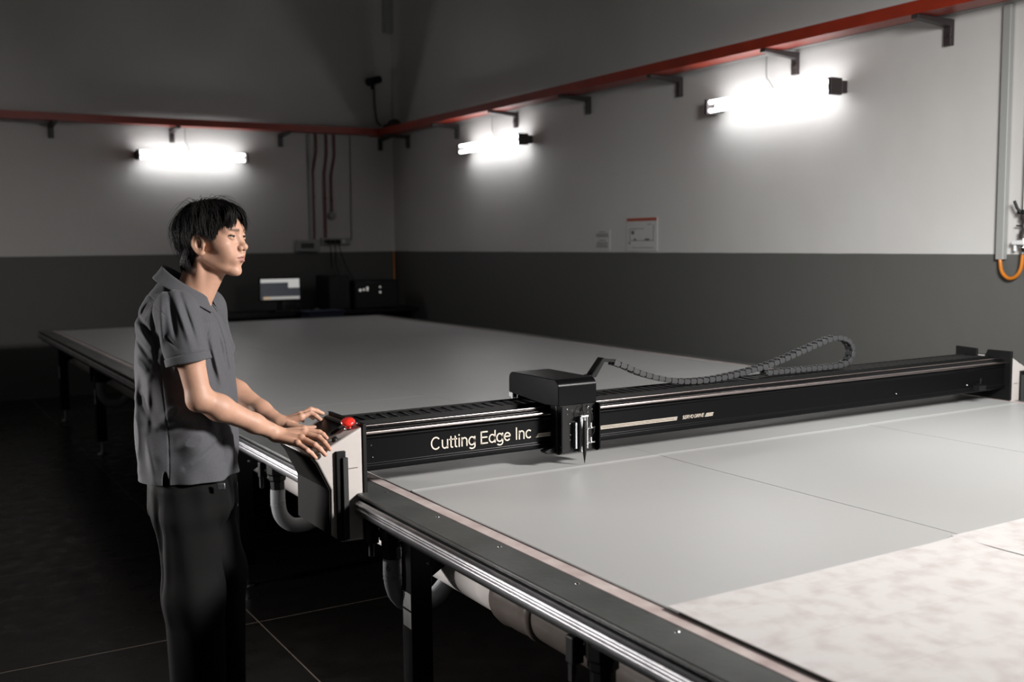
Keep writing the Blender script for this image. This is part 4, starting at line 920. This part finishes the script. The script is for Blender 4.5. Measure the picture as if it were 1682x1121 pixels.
def polo_collar():
    """stand and fold-over leaves lofted round the neck"""
    m = MB(); n = 40; rows = []; 
    for i in range(n+1):
        a = -R_(158)+R_(316)*i/n            # 0 = back of neck
        dirv = -FW_*math.cos(a)+LF*math.sin(a); fr = .5-.5*math.cos(a)    # 0 back, 1 front
        rn = .058+.004*fr; base = C0+FW_*(-.012+.022*fr)+dirv*rn
        ztop = 1.538-.098*fr; zb = ztop-.040
        drop = .040+.030*fr**3; out = .036-.004*fr
        top = base+UP*ztop*1; inn = base+dirv*(-.002)+UP*zb
        leaf = base+dirv*(out)+UP*(ztop-drop*.92); mid = base+dirv*(.012)+UP*(ztop-drop*.35); rim = base+dirv*.004+UP*(ztop+.002)
        th = .0022
        rows.append([inn, top-dirv*.001, rim, mid, leaf, leaf-dirv*th-UP*.001, mid-dirv*th*1.5-UP*.001, base+dirv*.002+UP*(ztop-.006), inn+dirv*.003])
    k = len(rows[0]); V = [p for r in rows for p in r]; F = []
    for i in range(n):
        for j in range(k): F.append((i*k+j, i*k+(j+1) % k, (i+1)*k+(j+1) % k, (i+1)*k+j))
    F.append(tuple(range(k))); F.append(tuple(n*k+j for j in range(k-1, -1, -1)))
    m.add(V, F, True); return m
def trousers(P):
    q = P-C0; z = P[:, 2]
    hip = torso(P, [(.60, -.004, .170, .128), (.75, -.006, .172, .132), (.84, -.008, .165, .128), (.90, -.008, .148, .115), (.98, -.008, .14, .11)])
    hip = smax(hip, -(P[:, 2]-.72), .06)
    d = hip
    for H, K, A in ((H_R, K_R, A_R), (H_L, K_L, A_L)):
        d = smin(d, s_chain(P, [H+V3((0, 0, -.13)), K, A+V3((0, 0, .0))], [.094, .094, .086], .04), .03)
    th = np.arctan2(q @ LF, q @ FW_)
    d = d-.004*np.sin(th*5+z*5)-.0025*np.sin(th*11+z*9)
    for a, b, w_, h_ in (((-.145, -.06, .84), (-.09, -.14, .60), .012, .007), ((-.11, -.12, .84), (-.10, -.14, .45), .010, -.009), ((-.08, -.14, .84), (-.085, -.16, .40), .012, .008), ((.10, -.13, .80), (.07, -.14, .5), .014, -.006), ((0, -.15, .6), (.02, -.17, .3), .016, .006)): d = d-ridge(P, vp_(*a), vp_(*b), w_, h_)
    d = smax(d, .055-P[:, 2], .004); return smax(d, P[:, 2]-.955, .004)

# ------------------------------------------------------------------ hair
MT['hair'] = mat('black_hair', (.005, .0043, .004), .5, spec=.18)
def hair_zb(x, y):
    """lower edge of the hair over the head, by front-back position"""
    z = np.interp(x, [-.12, -.030, -.022, -.004, .020, .036, .050, .060, .075, .095, .12], [-.085, -.080, .016, .026, .020, .008, .020, .042, .056, .058, .060])
    return z+.034*np.exp(-((y+.016)/.013)**2)*(x > .062)
def hair_cap(P):
    Q = to_head(P)
    d = s_ell(Q, (-.012, 0, .040), (.101, .086, .095)); d = smin(d, s_ell(Q, (.030, 0, .070), (.064, .064, .052)), .02)
    d = smax(d, (hair_zb(Q[:, 0], Q[:, 1])+.010-Q[:, 2])*.8, .008)
    nape = s_ell(Q, (-.046, 0, -.028), (.054, .070, .083)); nape = smax(nape, Q[:, 0]+.026-.014*sstep(-Q[:, 2], .028, .045), .01)
    d = smin(d, nape, .015)
    d = d+.0022*np.sin(Q[:, 1]*230+Q[:, 2]*120+Q[:, 0]*60)
    return d*HS
def hair_strands():
    rng = random.Random(11); V = []; F = []
    cen = np.array((-.014, 0, .038)); rad = np.array((.098, .080, .090))
    crown = np.array((-.055, .012, .112))
    def emit(path, wd):
        n = len(path); k0 = len(V); 
        for i, p in enumerate(path):
            t = path[min(i+1, n-1)]-path[max(i-1, 0)]; t = t/(np.linalg.norm(t)+1e-9); nr = (p-cen)/rad; nr = nr/np.linalg.norm(nr)
            s = np.cross(t, nr); s = s/(np.linalg.norm(s)+1e-9); nn = np.cross(s, t); f = wd*(1-(i/(n-1))**2.2)*(.6+.4*min(1, i/2))+.00012
            for c, e in ((1, 0), (0, .55), (-1, 0), (0, -.55)): w3 = head_world(p+s*c*f+nn*e*f); V.append(tuple(float(x) for x in w3))
        for i in range(n-1):
            for j in range(4): F.append((k0+i*4+j, k0+i*4+(j+1) % 4, k0+(i+1)*4+(j+1) % 4, k0+(i+1)*4+j))
    for it in range(4200):
        # root anywhere on the hairy scalp
        while True:
            v = np.array([rng.gauss(0, 1) for _ in range(3)]); v /= np.linalg.norm(v); p = cen+v*rad
            if p[2] < -.045: continue
            if p[2] < hair_zb(p[0], p[1])+.012: continue
            break
        jit = rng.gauss(0, .006); layer = rng.uniform(.2, 1.0); fly = rng.random() < .12
        d0 = p-crown; d0 = d0/(np.linalg.norm(d0)+1e-6); d0 = d0+np.array([rng.gauss(0, .22) for _ in range(3)])
        if p[0] > .0: d0 = d0*.7+np.array((.65, (.55 if p[1] > -.005 else -.55)*abs(rng.gauss(.8, .3)), -.05))   # parted fringe
        path = [p]; L_ = rng.uniform(.055, .095) if p[0] > -.01 else rng.uniform(.075, .13); n = 12; st = L_/n; dirv = d0/np.linalg.norm(d0)
        lift = .003+.015*layer+(.014 if fly else 0)+.003*math.sin(p[1]*130+p[0]*70)
        for i in range(n):
            q = path[-1]; nr = (q-cen)/rad; m_ = np.linalg.norm(nr); nrm = nr/rad; nrm /= np.linalg.norm(nrm)
            g = np.array((0, 0, -1.0)); dirv = dirv+g*.22+np.array([rng.gauss(0, .09) for _ in range(3)])
            hgt = (m_-1)*.088; want = lift*min(1, (i+1)/4)
            dirv = dirv-nrm*float(dirv@nrm)*(1 if hgt < want+.004 else .3)+nrm*np.clip((want-hgt)*60, -.5, .9); dirv /= np.linalg.norm(dirv)
            nq = q+dirv*st
            # keep face and ears clear
            if nq[0] > -.024 and nq[2] < hair_zb(nq[0], nq[1])+jit: break
            if nq[2] < -.095+jit: break
            path.append(nq)
        if len(path) > 4: emit(path, rng.uniform(.0007, .0017) if not fly else .0005)
    # side-swept front locks falling over the forehead, and temple locks pointing at the cheekbone
    def bez(a, b, e, n=10, jt=.0005):
        return [a*(1-t)**2+2*b*t*(1-t)+e*t*t+np.array([rng.gauss(0, jt) for _ in range(3)]) for t in np.linspace(0, 1, n)]
    clumps = [(rng.uniform(-.05, .05), rng.uniform(-.012, .012), rng.uniform(-.012, .010), rng.uniform(-.4, 1)) for _ in range(26)]
    for it in range(620):
        cy, cx_, cz, cs_ = clumps[it % 26]; y0 = cy+rng.gauss(0, .003); s = -1 if cy < -.012 else 1
        a = np.array((.040+rng.uniform(-.02, .02), y0*.55, .129-abs(y0)*.22)); b = np.array((.100+cx_*.6, y0*.95+s*.010, .112+cz*.5))
        ey = cy*1.0+s*(.016+.012*cs_)+rng.gauss(0, .0015); ez = .056+cz+rng.gauss(0, .003)-abs(ey)*.15
        if s < 0: ez += .004
        ex = math.sqrt(max(.2, 1-(ey/.076)**2))*.094+.006+rng.gauss(0, .0015)+max(0, cx_)*.5
        emit(bez(a, b, np.array((ex, ey, ez))), rng.uniform(.0006, .0013))
    for sgn in (-1, 1):
        for it in range(260):
            x0 = rng.uniform(-.02, .055); a = np.array((x0, sgn*.062, .095+rng.uniform(-.02, .012))); tip = rng.random()
            ex = x0*.55+.016+.018*tip; ez = hair_zb(ex, 0)+rng.uniform(-.003, .010); ey = sgn*(.079 if ex < .02 else .079-(ex-.02)*.42)
            emit(bez(a, np.array((x0+.012, sgn*.086, .062)), np.array((ex, ey, ez))), rng.uniform(.0006, .0014))
    # nape locks curling onto the collar
    for it in range(1000):
        an = rng.uniform(-1, 1); a = np.array((-.094+.058*an*an, an*.076, rng.uniform(-.03, .03))); e = np.array((a[0]-.004+rng.uniform(-.006, .012), a[1]*.90, -.096+.014*abs(an)+rng.uniform(-.012, .012)))
        b = (a+e)/2+np.array((-.022, an*.012, 0)); path = [a*(1-t)**2+2*b*t*(1-t)+e*t*t for t in np.linspace(0, 1, 9)]; emit(path, rng.uniform(.0007, .0016))
    return V, F
# ------------------------------------------------------------------ assemble
per = thing('person', (float(C0[0]), float(C0[1]), 0), 'young person in a charcoal polo shirt and black trousers leaning hands on the control housing', 'person')
def wear(o, parent=None, label=None):
    o.parent = parent or per; off = Vector(per.location); o.data.transform(Matrix.Translation(-off))
    if label: o['label'] = label
    return o
wear(vdb_mesh('body', body, (.60, 3.02, .02), (1.34, 3.74, 1.78), .002, 'skin', skin_col), label='bare skin of face, neck, arms and hands')
sh = wear(vdb_mesh('polo_shirt', shirt, (.60, 3.04, .83), (1.10, 3.74, 1.56), .0022, 'shirt'), label='charcoal short sleeved polo shirt')
c_ = polo_collar().build('collar', 'shirt'); sb = c_.modifiers.new('s', 'SUBSURF'); sb.levels = sb.render_levels = 1; wear(c_, sh)
tr = wear(vdb_mesh('trousers', trousers, (.60, 3.12, .03), (1.10, 3.68, .98), .0035, 'trousers'), label='loose black trousers')
hc = wear(vdb_mesh('hair', hair_cap, HO-V3((.14, .14, .14)), HO+V3((.14, .14, .16)), .002, mat('black_hair_mass', (.004, .0035, .0034), .75, spec=.08)), label='tousled black hair down to the collar')
V_, F_ = hair_strands(); m = MB(); m.add(V_, F_, True); wear(m.build('hair_strands', 'hair', fix=False), hc)
for A in (A_R, A_L):
    m = MB(); fz = Matrix.Rotation(R_(-30), 3, 'Z')
    prof = []
    def ring(f, w_, h_, z0=0):
        return [Vector((f, w_*math.cos(2*math.pi*k/16), z0+h_*max(0, .5+.5*math.sin(2*math.pi*k/16))**.8)) for k in range(16)]
    rings = [ring(*a) for a in ((-.09, .02, .05), (-.085, .034, .085), (-.04, .036, .095), (.02, .038, .085), (.08, .044, .06), (.13, .045, .05), (.17, .034, .042), (.185, .012, .03))]
    V = [fz @ v+Vector((float(A[0]), float(A[1]), .002)) for r in rings for v in r]; F = [(i*16+j, i*16+(j+1) % 16, (i+1)*16+(j+1) % 16, (i+1)*16+j) for i in range(7) for j in range(16)]+[tuple(range(16)), tuple(7*16+j for j in range(15, -1, -1))]
    m.add(V, F, True); wear(m.build('shoe', 'black_plastic'), label='black shoe')
bt = vp_(.082, -.155, .852)
m = MB(); r3 = Matrix.Rotation(R_(-15), 3, 'Z'); m.box(bt-V3((.012, .004, .010)), bt+V3((.012, .004, .010)), r3); wear(m.build('belt_clip', 'steel', bevel=.002), tr, 'small metal clip at the waist')
